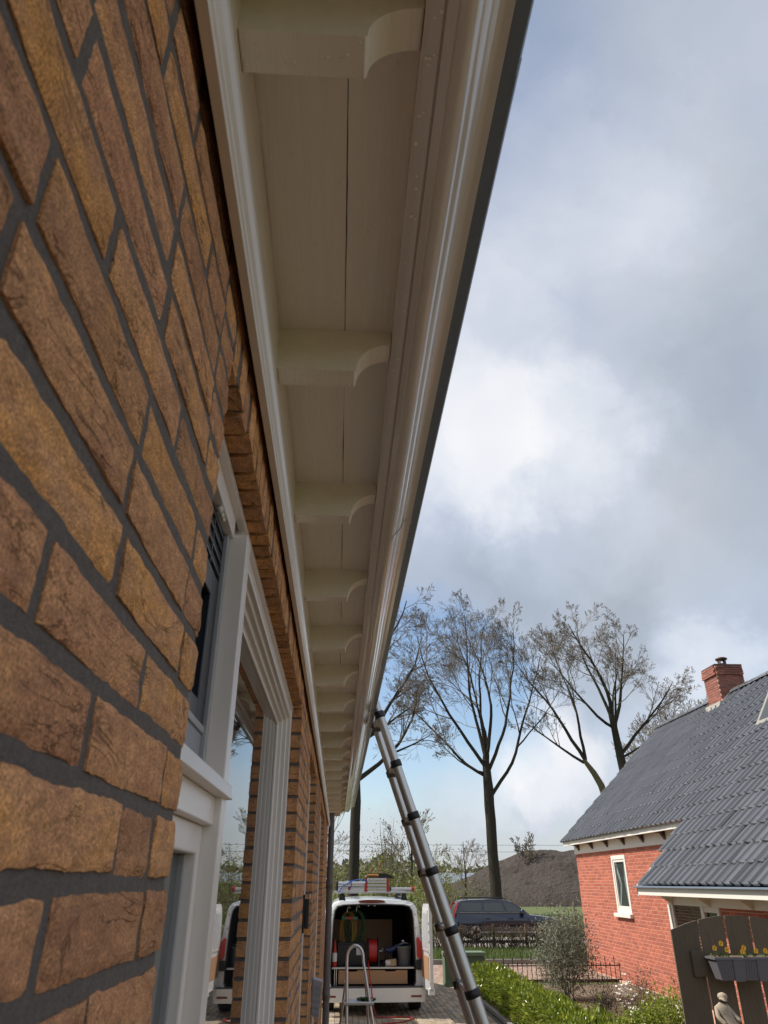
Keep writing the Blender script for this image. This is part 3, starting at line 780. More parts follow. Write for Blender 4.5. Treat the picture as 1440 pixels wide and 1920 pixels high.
li = MB(); lv_ = [(x * .998, .10, z * .999 + .002) for x, z in nf] + [(x * .985, 2.3, z * .99 + .005) for x, z in nf]
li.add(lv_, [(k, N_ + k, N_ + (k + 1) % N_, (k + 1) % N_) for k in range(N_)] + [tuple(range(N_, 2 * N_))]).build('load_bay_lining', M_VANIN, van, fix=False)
# seal round the opening
sl = MB().tube([(x * 1.0, .004, z) for x, z in nf] + [(nf[0][0], .004, nf[0][1])], .012, 6).build('door_seal', M_BLACK, van)
# bumper
bp_ = [(-.93, .08), (-.985, .02), (-.985, -.05), (-.93, -.115), (-.5, -.15), (0, -.158), (.5, -.15), (.93, -.115), (.985, -.05), (.985, .02), (.93, .08)]
MB().prism(bp_, XYz, .225, .445).build('bumper', M_VAN, van, .03)
MB().prism([(x * .965, y * .8 + .0) for x, y in bp_], XYz, .4455, .462).build('bumper_step', mat('dark_grey_plastic', (.10, .10, .105), .5, .12, 20), van, .004)
for sx in (-1, 1):
    box('reflector', M_DRED, van, sx * .80 - .10, sx * .80 + .10, -.137, -.118, .30, .332, .004)
    tl = MB().prism([(sx * .835, .98), (sx * .935, .93), (sx * .925, 1.22), (sx * .862, 1.30), (sx * .832, 1.28)], lambda p, q, t: (p, t, q - .04), -.035, .06).build('tail_light', mat('tail_light_red', (.55, .03, .02), .12, .05, 10, coat=.6), van, .008)
    box('lamp_base', M_BLACK, tl, sx * .87 - .05, sx * .87 + .05, -.02, .05, .72, .885, .006)
MB().prism([(.265 * math.cos(t), .030 * math.sin(t)) for t in [i * math.pi / 10 for i in range(20)]], lambda p, q, t: (p - .04, t, 1.866 + q), -.014, .05).build('brake_light', M_DRED, van, .004)
for sx in (-.10, .02): box('roof_lamp', mat('lamp_white', (.8, .8, .75), .3), van, sx - .015, sx + .015, -.006, .01, 1.785, 1.793)
for sx in (-1, 1):
    for k in range(5): MB().lathe([(.010, -.006), (.012, 0), (.010, .006)], (sx * (.865 - .012 * k), -.004 + .0, .72 + k * .23), 10, 'Y').build('bolt', M_ZINC, van)
for sx in (-1, 1):
    for wy in (.78, 3.95):
        w = MB().lathe([(.20, -.112), (.30, -.115), (.33, -.095), (.335, 0), (.33, .095), (.30, .115), (.20, .112)], (sx * .845, wy, .335), 26, 'X').build('wheel', M_TYRE, van)
        MB().lathe([(.02, -.01), (.12, .0), (.19, .012), (.205, .02)], (sx * (.845 + .095), wy, .335), 20, 'X').build('hubcap', M_ALU, w)
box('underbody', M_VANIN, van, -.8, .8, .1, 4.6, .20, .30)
# windscreen and side glass
MB().add([(-.80, 3.36, 1.80), (.80, 3.36, 1.80), (.9, 4.09, 1.30), (-.9, 4.09, 1.30)], [(0, 1, 2, 3)]).build('windscreen', M_WINGLASS, van)
for sx in (-1, 1): MB().add([(sx * .880, 2.5, 1.52), (sx * .880, 3.3, 1.52), (sx * .948, 3.5, 1.15), (sx * .948, 2.5, 1.15)], [(0, 1, 2, 3)]).build('side_window', M_WINGLASS, van)
# rear doors, swung open
def rear_door(sx, ang):
    out = [(.0, .45), (.80, .45), (.80, 1.84), (.28, 1.83), (.17, 1.76), (.10, 1.55), (.045, 1.25), (.005, .95)]
    mx = Matrix.Translation((sx * .955, .03, 0)) @ Matrix.Rotation(R(ang), 4, 'Z')
    def fn(p, q, t): return mx @ Vector((-sx * p, t * 1.0, q))
    d = MB().prism(out, fn, -.035, .025).build('door', M_VAN, van, .012)
    MB().prism([(.13, 1.06), (.72, 1.06), (.72, 1.74), (.30, 1.74), (.22, 1.66), (.16, 1.4)], fn, .0255, .040).build('door_inner_frame', M_VAN, d, .01)
    MB().prism([(.19, 1.12), (.66, 1.12), (.66, 1.68), (.32, 1.68), (.27, 1.6), (.22, 1.4)], fn, .0402, .044).build('recess_shade', mat('recess_shade_grey', (.42, .42, .44), .4, .05, 6), d, .003)  # flat grey plate; shade of the white door's cutout is put into its colour
    MB().prism([(.06, .62), (.72, .62), (.72, .98), (.08, .98)], fn, .0255, .034).build('trim_panel', M_BOARD, d, .004)
    for q in (.56, 1.0, 1.2, 1.36, 1.5): 
        MB().prism([(.755, q), (.785, q), (.785, q + .035), (.755, q + .035)], fn, .0255, .033).build('latch_bolt', M_ZINC, d)
    MB().prism([(.70, .40), (.80, .40), (.80, .50), (.70, .50)], fn, -.05, .05).build('door_foot', M_VAN, d, .01)
rear_door(1, 95); rear_door(-1, -96)
# roof rack
for y in (.25, 1.9):
    box('roof_bar', M_ALU, van, -.80, .80, y - .03, y + .03, 2.005, 2.035, .006)
    for sx in (-.62, .62): MB().prism([(-.07, 1.86), (.07, 1.86), (.035, 2.004), (-.035, 2.004)], lambda p, q, t: (sx + p, t, q), y - .025, y + .025).build('bar_foot', M_BLACK, van, .006)
for sx in (-.62, .62): MB().tube([(sx, .05, 1.93), (sx, 2.4, 1.93)], .014, 8).build('rack_rail', M_BLACK, van)
# load bay fittings
sh = MB().box(-.79, .79, .12, 1.6, .735, .752).build('shelf', mat('shelf_dark', (.05, .05, .055), .5, .1, 10), van)
MB().box(-.79, .79, .105, .12, .728, .757).build('shelf_edge', M_ALU, sh, .002)
for i, (xa, xb) in enumerate(((-.66, -.08), (-.075, .66))):
    d = MB().prism([(xa, .485), (xb, .485), (xb, .705), (xb - .22, .705), (xb - .235, .685), (xb - .42, .685), (xb - .435, .705), (xa, .705)], lambda p, q, t: (p, t, q), .125, .14).build('drawer', M_WOOD, van)
for sx in (-.735, -.70): box('upright', M_ALU, van, sx - .007, sx + .007, .118, .16, .46, .727)
ORG = Vector((VX, VY, 0))
def on_shelf(x, y): return (VX + x, VY + y, .753)
# things in the van
o = box('hardboard_sheet', M_BOARD, None, VX - .78, VX + .46, 17.42, 17.435, .76, 1.50, .002, label='large brown hardboard sheet standing at the back of the load bay', cat='board')
T = thing('storage_case', 'black storage case with a paper label on the van shelf left of the reel', 'case', on_shelf(-.42, .55))
MB().box(-.28, .28, -.15, .2, 0, .36).build('body', M_BLACK, T, .015); MB().box(-.285, .285, -.155, .205, .3605, .39).build('lid', M_BLACK, T, .012)
MB().box(.10, .22, -.153, -.1505, .18, .30).build('paper_label', mat('paper_white', (.62, .61, .6), .8, .08, 30), T)
T = thing('hose_reel', 'red hose wound on a black-flanged reel standing on the van shelf', 'reel', on_shelf(.005, .42))
MB().lathe([(.19, -.085)] + [(.195 + .012 * (i % 2), -.085 + .17 * i / 12) for i in range(13)] + [(.19, .085)], (0, 0, .245), 28, 'X').build('red_hose', M_RED, T)
for sx in (-1, 1):
    MB().lathe([(.235, -.006), (.24, 0), (.235, .006)], (sx * .098, 0, .245), 28, 'X').build('flange', M_BLACK, T)
    MB().prism([(-.13, 0), (.13, 0), (.02, .27), (-.02, .27)], lambda p, q, t: (t, p, q), sx * .118 - .01, sx * .118 + .01).build('stand', M_BLACK, T)
MB().tube([(.10, -.01, .245), (.19, -.01, .245), (.19, -.01, .29)], .012, 8).build('crank', M_ALU, T)
T = thing('bucket', 'grey plastic bucket on the van shelf by the door hinge', 'bucket', on_shelf(.63, .45))
MB().lathe([(.115, 0), (.125, .02), (.145, .30), (.155, .305), (.155, .325), (.143, .325), (.12, .03), (.02, .025)], (0, 0, 0), 24).build('shell', mat('bucket_grey', (.22, .22, .22), .5, .08, 10), T)
MB().tube([(-.15, 0, .31), (-.12, -.08, .36), (0, -.12, .39), (.12, -.08, .36), (.15, 0, .31)], .005, 6).build('handle', M_ALU, T)
T = thing('cardboard_box', 'small cardboard box with a white sticker lying before the bucket', 'box', on_shelf(.36, .22), R(-14))
MB().box(-.10, .10, -.07, .07, 0, .11, Matrix.Rotation(R(-6), 4, 'Y') @ Matrix.Translation((0, 0, .01))).build('carton', mat('cardboard', (.42, .29, .17), .85, .1, 20), T, .002)
MB().box(-.085, .0, -.0725, -.0705, .03, .10, Matrix.Rotation(R(-6), 4, 'Y') @ Matrix.Translation((0, 0, .01))).build('sticker', MATS['paper_white'], T)
T = thing('power_tool', 'black and blue power tool with a hose on the van shelf behind the carton', 'tool', on_shelf(.40, .55))
MB().tube([(-.14, 0, .26), (-.05, .0, .24), (.10, .02, .31), (.24, .02, .36)], [.035, .05, .045, .03], 12).build('motor_body', mat('tool_blue', (.03, .05, .14), .4, .1, 10), T)
MB().tube([(-.1, 0, .25), (-.12, -.02, .12), (-.11, -.02, .03)], [.028, .024, .034], 10).build('grip', M_BLACK, T)
MB().box(-.19, -.03, -.05, .04, 0, .05).build('battery', M_BLACK, T, .01)
MB().tube([(.24, .02, .36), (.30, .0, .38), (.33, -.02, .3), (.25, -.03, .12), (.10, -.04, .05), (.0, -.03, .12)], .016, 8).build('hose', M_BLACK, T)
MB().lathe([(.02, 0), (.05, .01), (.052, .06), (.02, .08)], (.22, -.0, .36), 14).build('lens_cap', mat('chrome_cap', (.6, .6, .62), .2, metal=1), T)
T = thing('spray_bottle', 'red topped white bottle standing on the left end of the van shelf', 'bottle', on_shelf(-.745, .2))
MB().lathe([(.048, 0), (.05, .01), (.05, .09)], (0, 0, 0), 16).build('red_base', M_RED, T)
MB().lathe([(.05, .091), (.05, .22), (.045, .235)], (0, 0, 0), 16).build('white_body', MATS['paper_white'], T)
MB().lathe([(.042, .236), (.03, .32), (.014, .42), (.012, .44)], (0, 0, 0), 16).build('red_nozzle', M_RED, T)
def coil(name, label, m, cx, n, rx, rz, zt, y, hook, hm=None):
    T = thing(name, label, 'cable', (VX + cx, VY + y, zt))
    for i in range(n):
        a, c = rx * rnd.uniform(.8, 1.15), rz * rnd.uniform(.8, 1.12); ox = rnd.gauss(0, .035)
        MB().tube([(ox + a * math.sin(t * 6.2832 / 22), .012 * i + rnd.gauss(0, .004), -c + c * math.cos(t * 6.2832 / 22) + rnd.gauss(0, .004)) for t in range(23)], .0085, 6).build('loop', m, T)
    MB().tube([(0, -.02, -.01), (.01, -.03, .06), (.04, -.02, .1), (.07, 0, .06)], .010, 6).build('hook', hm or M_WHITE2, T)
coil('extension_cable', 'yellow cable hanging in loops from the van roof inside', mat('cable_yellow', (.30, .19, .03), .5, .1, 20), -.52, 5, .15, .33, 1.67, .5, 1)
coil('garden_hose', 'green hose hanging in loops from the van roof inside', mat('hose_green', (.02, .10, .035), .45, .1, 20), -.33, 6, .16, .26, 1.69, .6, 1)
T = thing('spirit_level', 'short green and red spirit level hanging among the cables in the van', 'level', (VX - .46, VY + .40, 1.565))
MB().box(-.16, .16, -.012, .012, -.025, .025).build('beam', mat('level_green', (.02, .17, .10), .4), T, .003); MB().box(-.06, .06, -.0135, .0135, -.022, .022).build('red_band', M_RED, T)
# things on the roof rack
T = thing('folded_ladder', 'folded aluminium ladder with black end caps strapped across the van roof rack', 'ladder', (VX - .42, VY + .25, 2.036))
for zz in (.05, .135): 
    MB().tube([(-.30, 0, zz), (.28, 0, zz)], .045 if zz > .1 else .035, 14).build('rail', M_ALU, T)
    for xx in (-.31, .29): MB().tube([(xx - .02, 0, zz), (xx + .02, 0, zz)], .055 if zz > .1 else .04, 14).build('end_cap', M_BLACK, T)
T = thing('ratchet_strap', 'blue strap tied round the ladders on the van roof', 'strap', (VX - .42, VY + .2, 2.036))
MB().tube([(-.28, -.05, -.02), (-.2, -.07, .1), (0, -.06, .19), (.12, -.05, .21), (.28, -.05, .20), (.30, 0, .16)], .012, 6).build('webbing', mat('strap_blue', (.02, .09, .35), .6, .1, 20), T)
MB().tube([(-.05, -.06, .2), (-.02, -.08, .12), (-.06, -.08, .03)], .01, 6).build('tail', MATS['strap_blue'], T)
box('buckle', M_RED, T, -.09, -.05, -.075, -.055, .02, .09, .004)
T = thing('platform_steps', 'aluminium platform steps with red corner pieces on the van roof rack', 'steps', (VX + .06, VY + .3, 2.036))
for i, zz in enumerate((.05, .11, .17, .215)): MB().box(-.21 + .012 * i, .25 - .01 * i, -.12, .3, zz - .02, zz + .02).build('tread', M_ALU, T, .006)
for xx in (-.215, .235): MB().prism([(xx - .03, .0), (xx + .03, 0), (xx + (.0 if xx > 0 else .03), .25), (xx - (.03 if xx > 0 else .0), .25)], lambda p, q, t: (p, t, q), -.135, -.121).build('red_corner', M_RED, T, .004)
T = thing('alloy_pole', 'thin aluminium pole with a red end cap lying across the van roof rack', 'pole', (VX + .55, VY + .22, 2.036))
MB().tube([(-.19, 0, .045), (.22, 0, .045)], .032, 12).build('shaft', M_ALU, T); MB().tube([(.22, 0, .045), (.28, 0, .045)], .042, 12).build('red_cap', M_RED, T); MB().tube([(-.22, 0, .045), (-.19, 0, .045)], .04, 12).build('black_cap', M_BLACK, T)
T = thing('hand_tool', 'orange handled black tool lying on top of the van roof load', 'tool', (VX + .05, VY + .35, 2.29))
MB().tube([(-.18, 0, .03), (-.05, 0, .035), (.06, 0, .03)], [.025, .022, .028], 10).build('orange_handle', mat('orange_plastic', (.42, .17, .03), .4, .08, 20), T)
MB().prism([(-.2, 0), (.36, -.02), (.36, .02), (.2, .075), (-.02, .07)], lambda p, q, t: (p, t, q), .035, .05).build('blade', M_BLACK, T)
for xx, hh in ((-.06, .12), (.10, .22)): MB().lathe([(.008, 0), (.008, hh - .05), (.02, hh - .05), (.02, hh)], (xx, .06, .06), 8).build('marker_knob', MATS['orange_plastic'], T)
# red hose running to the ground
p0 = Vector((VX - .085, VY + .33, .86))
MB().tube([p0, (VX - .09, VY + .05, .78), (VX - .05, VY - .14, .5), (VX + .0, VY - .22, .15), (VX + .05, VY - .3, .02), (VX + .3, VY - .28, .012), (VX + .62, VY - .2, .012), (VX + .72, VY - .42, .012), (VX + .5, VY - .75, .012), (VX + .1, VY - .95, .012), (VX - .25, VY - 1.7, .012), (VX - .3, VY - 3.2, .012)], .0105, 8).build('air_hose', M_RED, None, label='thin red hose running from the van down onto the paving', cat='hose')

# ================================================================== stepladder before the van
SL = thing('stepladder', 'small aluminium stepladder with a rounded top hoop standing before the van', 'stepladder', (.36, 10.9, 0))
so = Vector((.36, 10.9, 0))
def P_(x, y, z): return Vector((x, y, z)) - so
hoop = [P_(.175, 10.62, 0), P_(.150, 10.98, 1.27)]
for i in range(1, 10):
    a = math.pi - i * math.pi / 10; hoop.append(P_(.258 + .108 * math.cos(a), 11.0 + .02 * math.sin(a), 1.29 + .165 * math.sin(a) ** .8))
hoop += [P_(.368, 10.98, 1.27), P_(.615, 10.62, 0)]
MB().tube(hoop, .020, 12).build('hoop_frame', M_ALU, SL)
for xa, xb in ((.02, .14), (.50, .40)): MB().tube([P_(xa, 11.55, 0), P_(xb, 11.02, 1.06)], .0165, 10).build('rear_leg', M_ALU, SL)
MB().tube([P_(.06, 11.36, .38), P_(.47, 11.36, .38)], .011, 8).build('brace', M_ALU, SL)
MB().box(-.225, .165, -.14, .13, 0, .035, Matrix.Translation(P_(.335, 10.95, .825))).build('platform', M_ALU, SL, .008)
for zz, w0, w1 in ((.60, .155, .545), (.38, .16, .575), (.17, .165, .60)): MB().box(w0 - .36, w1 - .36, -.045, .045, zz - .014, zz + .014, Matrix.Translation((0, -.09 - (.75 - zz) * .22, 0))).build('tread', M_ALU, SL, .006)
rag = MB(); 
for i in range(70): leaf(rag, P_(.40 + rnd.gauss(0, .045), 10.94 + rnd.gauss(0, .03), .862 + rnd.random() * .015), .05, .9, -.3, 0, (rnd.gauss(0, 1), rnd.gauss(0, 1), .15))
rag.v = [tuple(Vector(v) + so) for v in rag.v]
rag.build('green_rag', leaf_mat('rag_green', (.06, .16, .07), (.12, .22, .1), .8, .1), None, fix=False, label='crumpled green cloth lying on the stepladder platform', cat='cloth')

# ================================================================== green cabinet, iron fence, street side
T = thing('utility_cabinet', 'low green street cabinet with an overhanging lid beside the driveway', 'cabinet', (3.12, 20.2, 0))
mg = mat('cabinet_green', (.10, .155, .085), .5, .12, 6); 
MB().prism([(-.50, -.2), (.46, -.2), (.46, .22), (-.50, .22)], XYz, -.03, .625).build('body', mg, T, .012)
MB().prism([(-.55, -.25), (.51, -.25), (.47, .26), (-.51, .26)], XYz, .6255, .70).build('lid', mat('cabinet_lid', (.15, .21, .12), .5, .1, 8), T, .015)
for sx in (-.02,): box('door_joint', M_BLACK, T, sx - .003, sx + .003, -.2025, -.2003, .02, .6)
box('lock', M_ZINC, T, .05, .075, -.208, -.2003, .33, .39, .003)
T = thing('iron_fence', 'low black iron fence with spiked bars along the garden front', 'fence', (3.7, 20.62, 0))
mi = mat('black_iron', (.03, .026, .024), .6, .2, 30)
for i in range(30):
    x = i * .117; h = .56 if i % 2 == 0 else .44
    MB().lathe([(.009, -.05), (.009, h - .07), (.02, h - .06), (.016, h - .045), (.004, h)], (x, 0, 0), 6).build('bar', mi, T)
for zz in (.06, .36): box('rail', mi, T, -.03, 3.43, -.009, .009, zz - .012, zz + .012)

# ================================================================== dark blue estate car
cx0, cy0 = 4.86, 34.0
car = thing('estate_car', 'dark blue estate car with roof rails parked behind the bare brown hedge', 'car', (cx0 + 2.35, cy0 + .9, .04))
M_NAVYP = mat('car_dark_blue', (.008, .013, .03), .16, .03, 4, coat=1.0)
lv = [(.22, -2.20, 2.20, .84), (.36, -2.33, 2.33, .885), (.55, -2.36, 2.36, .905), (.70, -2.36, 2.30, .905), (.80, -2.34, 2.14, .885), (.88, -2.33, 1.72, .865), (.945, -2.32, 1.05, .845), (.985, -2.30, .86, .825)]
b = MB(); vs = []
def outline(x0, x1, w):
    c = .30; pts = []
    for cx_, cy_, a0 in ((x1 - c, w - c, 0), (x0 + c, w - c, 90), (x0 + c, -w + c, 180), (x1 - c, -w + c, 270)):
        for t in range(5):
            a = R(a0 + t * 22.5); pts.append((cx_ + c * math.cos(a), cy_ + c * math.sin(a)))
    return pts
for z, x0, x1, w_ in lv: vs += [(x, y, z) for x, y in outline(x0, x1, w_)]
n = 20
b.add(vs, [(i * n + k, i * n + (k + 1) % n, (i + 1) * n + (k + 1) % n, (i + 1) * n + k) for i in range(len(lv) - 1) for k in range(n)], True)
b.add(vs, [tuple(range(n))[::-1], tuple(range((len(lv) - 1) * n, len(lv) * n))])
bd = b.build('body', M_NAVYP, car)
for s_ in (-1, 1):
    for xx in (-1.05, -.05, .86): box('door_gap', M_BLACK, car, xx - .006, xx + .006, s_ * .905 - .004, s_ * .905 + .004, .40, .80)
    for xx in (-.86, .12): box('door_handle', M_NAVYP, car, xx - .1, xx + .1, s_ * .90 - .02, s_ * .90 + .02, .80, .83, .006)
gh = [(-2.29, .97, .80), (-2.16, 1.26, .73), (-1.98, 1.455, .64), (-1.6, 1.50, .61), (-.6, 1.515, .61), (-.1, 1.49, .62), (.20, 1.42, .65), (.95, .95, .80)]
b = MB(); n = len(gh)
vs = [(x, -w, z) for x, z, w in gh] + [(x, w, z) for x, z, w in gh]
b.add(vs, [(i, i + 1, n + i + 1, n + i) for i in range(n - 1)] + [tuple(range(n))[::-1], tuple(range(n, 2 * n))])
b.build('cabin', M_NAVYP, car, .02)
def side(pts, name, m, off=.006):
    for s_ in (-1, 1):
        def w_(z): return .80 - (z - .99) / (1.47 - .99) * .165
        MB().add([(x, s_ * (w_(z) + off), z) for x, z in pts], [tuple(range(len(pts)))]).build(name, m, car)
M_CARG = mat('car_glass', (.055, .065, .065), .03, spec=.7)
side([(-2.10, 1.07), (-1.10, 1.07), (-1.10, 1.385), (-1.95, 1.385)], 'side_window', M_CARG)
side([(-.98, 1.07), (-.12, 1.07), (-.24, 1.385), (-.98, 1.385)], 'side_window', M_CARG)
side([(-.02, 1.06), (.70, 1.04), (.22, 1.34), (-.12, 1.40)], 'side_window', M_CARG)
MB().add([(.245, -.60, 1.40), (.245, .60, 1.40), (.90, .74, .985), (.90, -.74, .985)], [(0, 1, 2, 3)]).build('windscreen', M_CARG, car, loc=(.012, 0, .012))
for s_ in (-1, 1):
    MB().prism([(-2.34, .86), (-2.26, .86), (-2.21, 1.05), (-2.04, 1.42), (-2.10, 1.43), (-2.29, 1.08)], lambda p, q, t: (p, s_ * (.815 - max(0, q - .99) * .32) + t, q), -.03, .02).build('tail_light', mat('tail_light_red', (.55, .03, .02), .12), car)
    MB().tube([(-1.85, s_ * .60, 1.50), (-1.75, s_ * .60, 1.565), (-.1, s_ * .60, 1.57), (.02, s_ * .6, 1.50)], .018, 8).build('roof_rail', M_BLACK, car)
    box('side_trim', M_ALU, car, -1.7, 1.7, s_ * .885 - .02, s_ * .885 + .02, .30, .345, .008)
    box('waist_trim', M_ALU, car, -2.05, .70, s_ * .822 - .008, s_ * .822 + .008, 1.028, 1.043)
    MB().lathe([(.03, -.09), (.085, -.06), (.10, 0), (.09, .07), (.04, .09)], (.62, s_ * .93, 1.06), 12, 'X').build('mirror', M_NAVYP, car)
    for wx in (-1.42, 1.40):
        w = MB().lathe([(.2, -.1), (.31, -.1), (.325, -.07), (.325, .07), (.31, .1), (.2, .1)], (wx, s_ * .80, .325), 26, 'Y').build('wheel', M_TYRE, car)
        rim = MB().lathe([(.215, -.012), (.225, 0), (.20, .012)], (wx, s_ * .905, .325), 24, 'Y')
        for k in range(5):
            a = k * 2 * math.pi / 5; rim.box(0, .205, -.012, .012, -.035, .035, Matrix.Translation((wx, s_ * .905, .325)) @ Matrix.Rotation(a, 4, 'Y'))
        rim.build('rim', M_ALU, w)
for s_ in (-1, 1): box('headlight', mat('headlight', (.5, .5, .5), .1), car, 2.12, 2.30, s_ * .66 - .14, s_ * .66 + .14, .66, .76, .02)

# bare brown beech hedge with posts
bh = thing('beech_hedge', 'low bare brown hedge with wooden posts before the parked car', 'hedge', (3.2, 31.0, 0))
tw = MB(); lf = MB()
for i in range(900):
    x = rnd.uniform(0, 8.2); y = rnd.gauss(0, .10); h = rnd.uniform(.45, .76)
    p = Vector((x, y, -.05)); q = p + Vector((rnd.gauss(0, .12), rnd.gauss(0, .08), h * .55)); e = q + Vector((rnd.gauss(0, .16), rnd.gauss(0, .1), h * .45))
    tw.tube([p, q, e], [.011, .008, .004], 3, caps=False)
for i in range(2600):
    leaf(lf, (rnd.uniform(0, 8.2), rnd.gauss(0, .14), .26 + .48 * rnd.random() ** .7), rnd.uniform(.04, .075), .6)
tw.build('stems', mat('hedge_twigs', (.085, .06, .042), .9, .2, 5), bh, fix=False)
lf.build('foliage', leaf_mat('beech_brown', (.15, .085, .045), (.23, .14, .07), .7, .2), bh, fix=False)
for i in range(7): MB().box(-.045, .045, -.045, .045, -.05, .78, Matrix.Translation((.3 + i * 1.25, .16, 0))).build('post', mat('post_wood', (.16, .12, .08), .9, .2, 10), bh, .008)
# verge grass, field grass
gr = MB()
for i in range(15000):
    y = rnd.uniform(25.6, 31.4); x = rnd.uniform(1.5, 12.5)
    blade(gr, (x, y, -.08), rnd.uniform(.09, .22) * (1 + .8 * max(0, mnoise.noise((x * .6, y * .6, 0)))), .013)
for i in range(9000):
    y = rnd.uniform(37.6, 60); x = rnd.uniform(6, 26)
    blade(gr, (x, y, -.08), rnd.uniform(.12, .38), .03)
gr.build('grass', leaf_mat('grass_blade', (.085, .135, .025), (.16, .19, .06), .6, .3, .6), None, fix=False, label='short spring grass on the verge and field edge', cat='grass', kind='stuff')

# ================================================================== the spoil heap
def heap():
    nx, ny = 120, 50; vs = []
    for j in range(ny + 1):
        for i in range(nx + 1):
            u, w = i / nx, j / ny
            x = 8 + 52 * u; y = 84 + 30 * w
            f = max(0, min(1, (x - 11.5) / 14)) * max(0, min(1, (60 - x) / 10)) * max(0, min(1, w / .45)) * max(0, min(1, (1 - w) / .3))
            f = f ** .75
            h = f * (5.9 + .8 * mnoise.noise((x * .16, y * .16, 2))) + (mnoise.noise((x * .6, y * .6, 1)) * .35 + mnoise.noise((x * 1.7, y * 1.7, 6)) * .16) * min(1, f * 4) - .12
            vs.append((x, y, h))
    W = nx + 1
    MB().add(vs, [(j * W + i, j * W + i + 1, (j + 1) * W + i + 1, (j + 1) * W + i) for j in range(ny) for i in range(nx)]).build('soil_heap', M_MOUND, None, kind='thing', label='large dark brown heap of excavated soil in the field', cat='soil heap')
heap()
for i, (x, y, h) in enumerate(((10.4, 46, 1.1), (13.6, 46, 1.3), (16.6, 46, 1.2))):
    T = thing('field_post', ['short wooden field post nearest the car bonnet', 'thin wooden field post between the car and the red house', 'wooden field post close to the red house corner'][i], 'post', (x, y, -.08))
    MB().lathe([(.06, 0), (.055, h - .03), (.03, h)], (0, 0, 0), 9).build('shaft', MATS['post_wood'], T)
# far barn and mast
T = thing('barn', 'distant low shed with a blue grey roof beyond the field', 'barn', (21.5, 150, -.08))
MB().box(-4.5, 4.5, 0, 8, 0, 2.2).build('wall', mat('barn_wall', (.25, .24, .23), .9, .1, 1), T)
MB().add([(-5, -.4, 2.1), (5, -.4, 2.1), (5, 4, 3.9), (-5, 4, 3.9), (-5, 8.4, 2.1), (5, 8.4, 2.1)], [(0, 1, 2, 3), (3, 2, 5, 4), (0, 3, 4), (1, 5, 2)]).build('roof', mat('barn_roof', (.22, .25, .30), .6, .1, 1), T)
T = thing('radio_mast', 'distant grey lattice mast rising behind the shrubs', 'mast', (5.0, 230, -.08))
ms = MB()
for k in range(9):
    z0, z1 = k * 2.1, k * 2.1 + 2.1; w0, w1 = 1.5 - .12 * k, 1.38 - .12 * k
    for sx, sy in ((-1, -1), (1, -1), (1, 1), (-1, 1)):
        ms.tube([(sx * w0, sy * w0, z0), (sx * w1, sy * w1, z1)], .09, 4)
    ms.tube([(-w0, -w0, z0), (w1, -w1, z1)], .06, 3); ms.tube([(w0, -w0, z0), (-w1, -w1, z1)], .06, 3)
ms.build('lattice', M_ZINC, T, fix=False)
MB().box(-1.3, 1.3, -1.3, 1.3, 15.6, 17.6).build('antenna_head', M_ZINC, T, .2); MB().tube([(0, 0, 17.6), (0, 0, 20)], .12, 5).build('aerial', M_ZINC, T)

# ================================================================== RED BRICK HOUSE
RX, RXP = 7.3, 6.3
RY0, RYM, RY1 = 8.0, 15.1, 23.85
rh = thing('red_house', 'red brick house with dark tiled roof, white eaves and brick chimney on the right', 'house', (7.3, 20, 0)); RO = Vector((7.3, 20, 0))
def rb(name, m, x0, x1, y0, y1, z0, z1, bevel=0, parent=None): return MB().box(x0 - 7.3, x1 - 7.3, y0 - 20, y1 - 20, z0, z1).build(name, m, parent or rh, bevel)
SLOPE = .94; RIDX, RIDZ = 10.65, 6.80
def roofz(x): return RIDZ - SLOPE * (RIDX - x)
WINR = (19.76, 20.78, 1.50, 2.83)
wl_ = MB()
for x0, x1, y0, y1, z0, z1 in ((RX + .0075, RX + .3, RYM, WINR[0], -.1, 3.2), (RX + .0075, RX + .3, WINR[1], RY1, -.1, 3.2), (RX + .0075, RX + .3, WINR[0], WINR[1], -.1, WINR[2]), (RX + .0075, RX + .3, WINR[0], WINR[1], WINR[3], 3.2),
                              (RXP + .0075, RXP + .3, RY0, 13.06, -.1, 2.2), (RXP + .012, 13.9, RY0 - .3, RY0, -.1, 2.2), (RX + .012, 14, RY1 - .3, RY1 - .001, -.1, 3.2), (13.7, 14, RY0, RY1, -.1, 3.2)):
    wl_.box(x0 - 7.3, x1 - 7.3, y0 - 20, y1 - 20, z0, z1)
rw = wl_.build('wall', M_REDM, rh)
MB().add([(RX - 7.3, RY1 - 20.01, 3.2), (14 - 7.3, RY1 - 20.01, 3.2), (RIDX - 7.3, RY1 - 20.01, RIDZ - .15)], [(0, 1, 2)]).build('gable', M_REDM, rh)
rb('house_floor', M_MORTAR, RX + .4, 13.6, RY0, RY1 - .4, 0, .1)
rbm = [MB().box(-.012, .006, -.105, .105, -.0315, .0315).mesh('brick')]
it = []
def lay_red(X, a, b, z, k):
    y = a - (.12 if k % 2 else 0)
    while y < b:
        y0, y1 = max(y, a), min(y + .228, b)
        if y1 - y0 > .03:
            p = (X + .006 + rnd.uniform(-.001, .001), (y0 + y1) / 2, z); v = in_view(p, 0)
            it.append(((p[0] - 7.3, p[1] - 20, z), (0, 0, 0), (-1, (y1 - y0) / .21, 1), 0, v[2] if v else 1000))
        y += .24
k = 0; z = .03
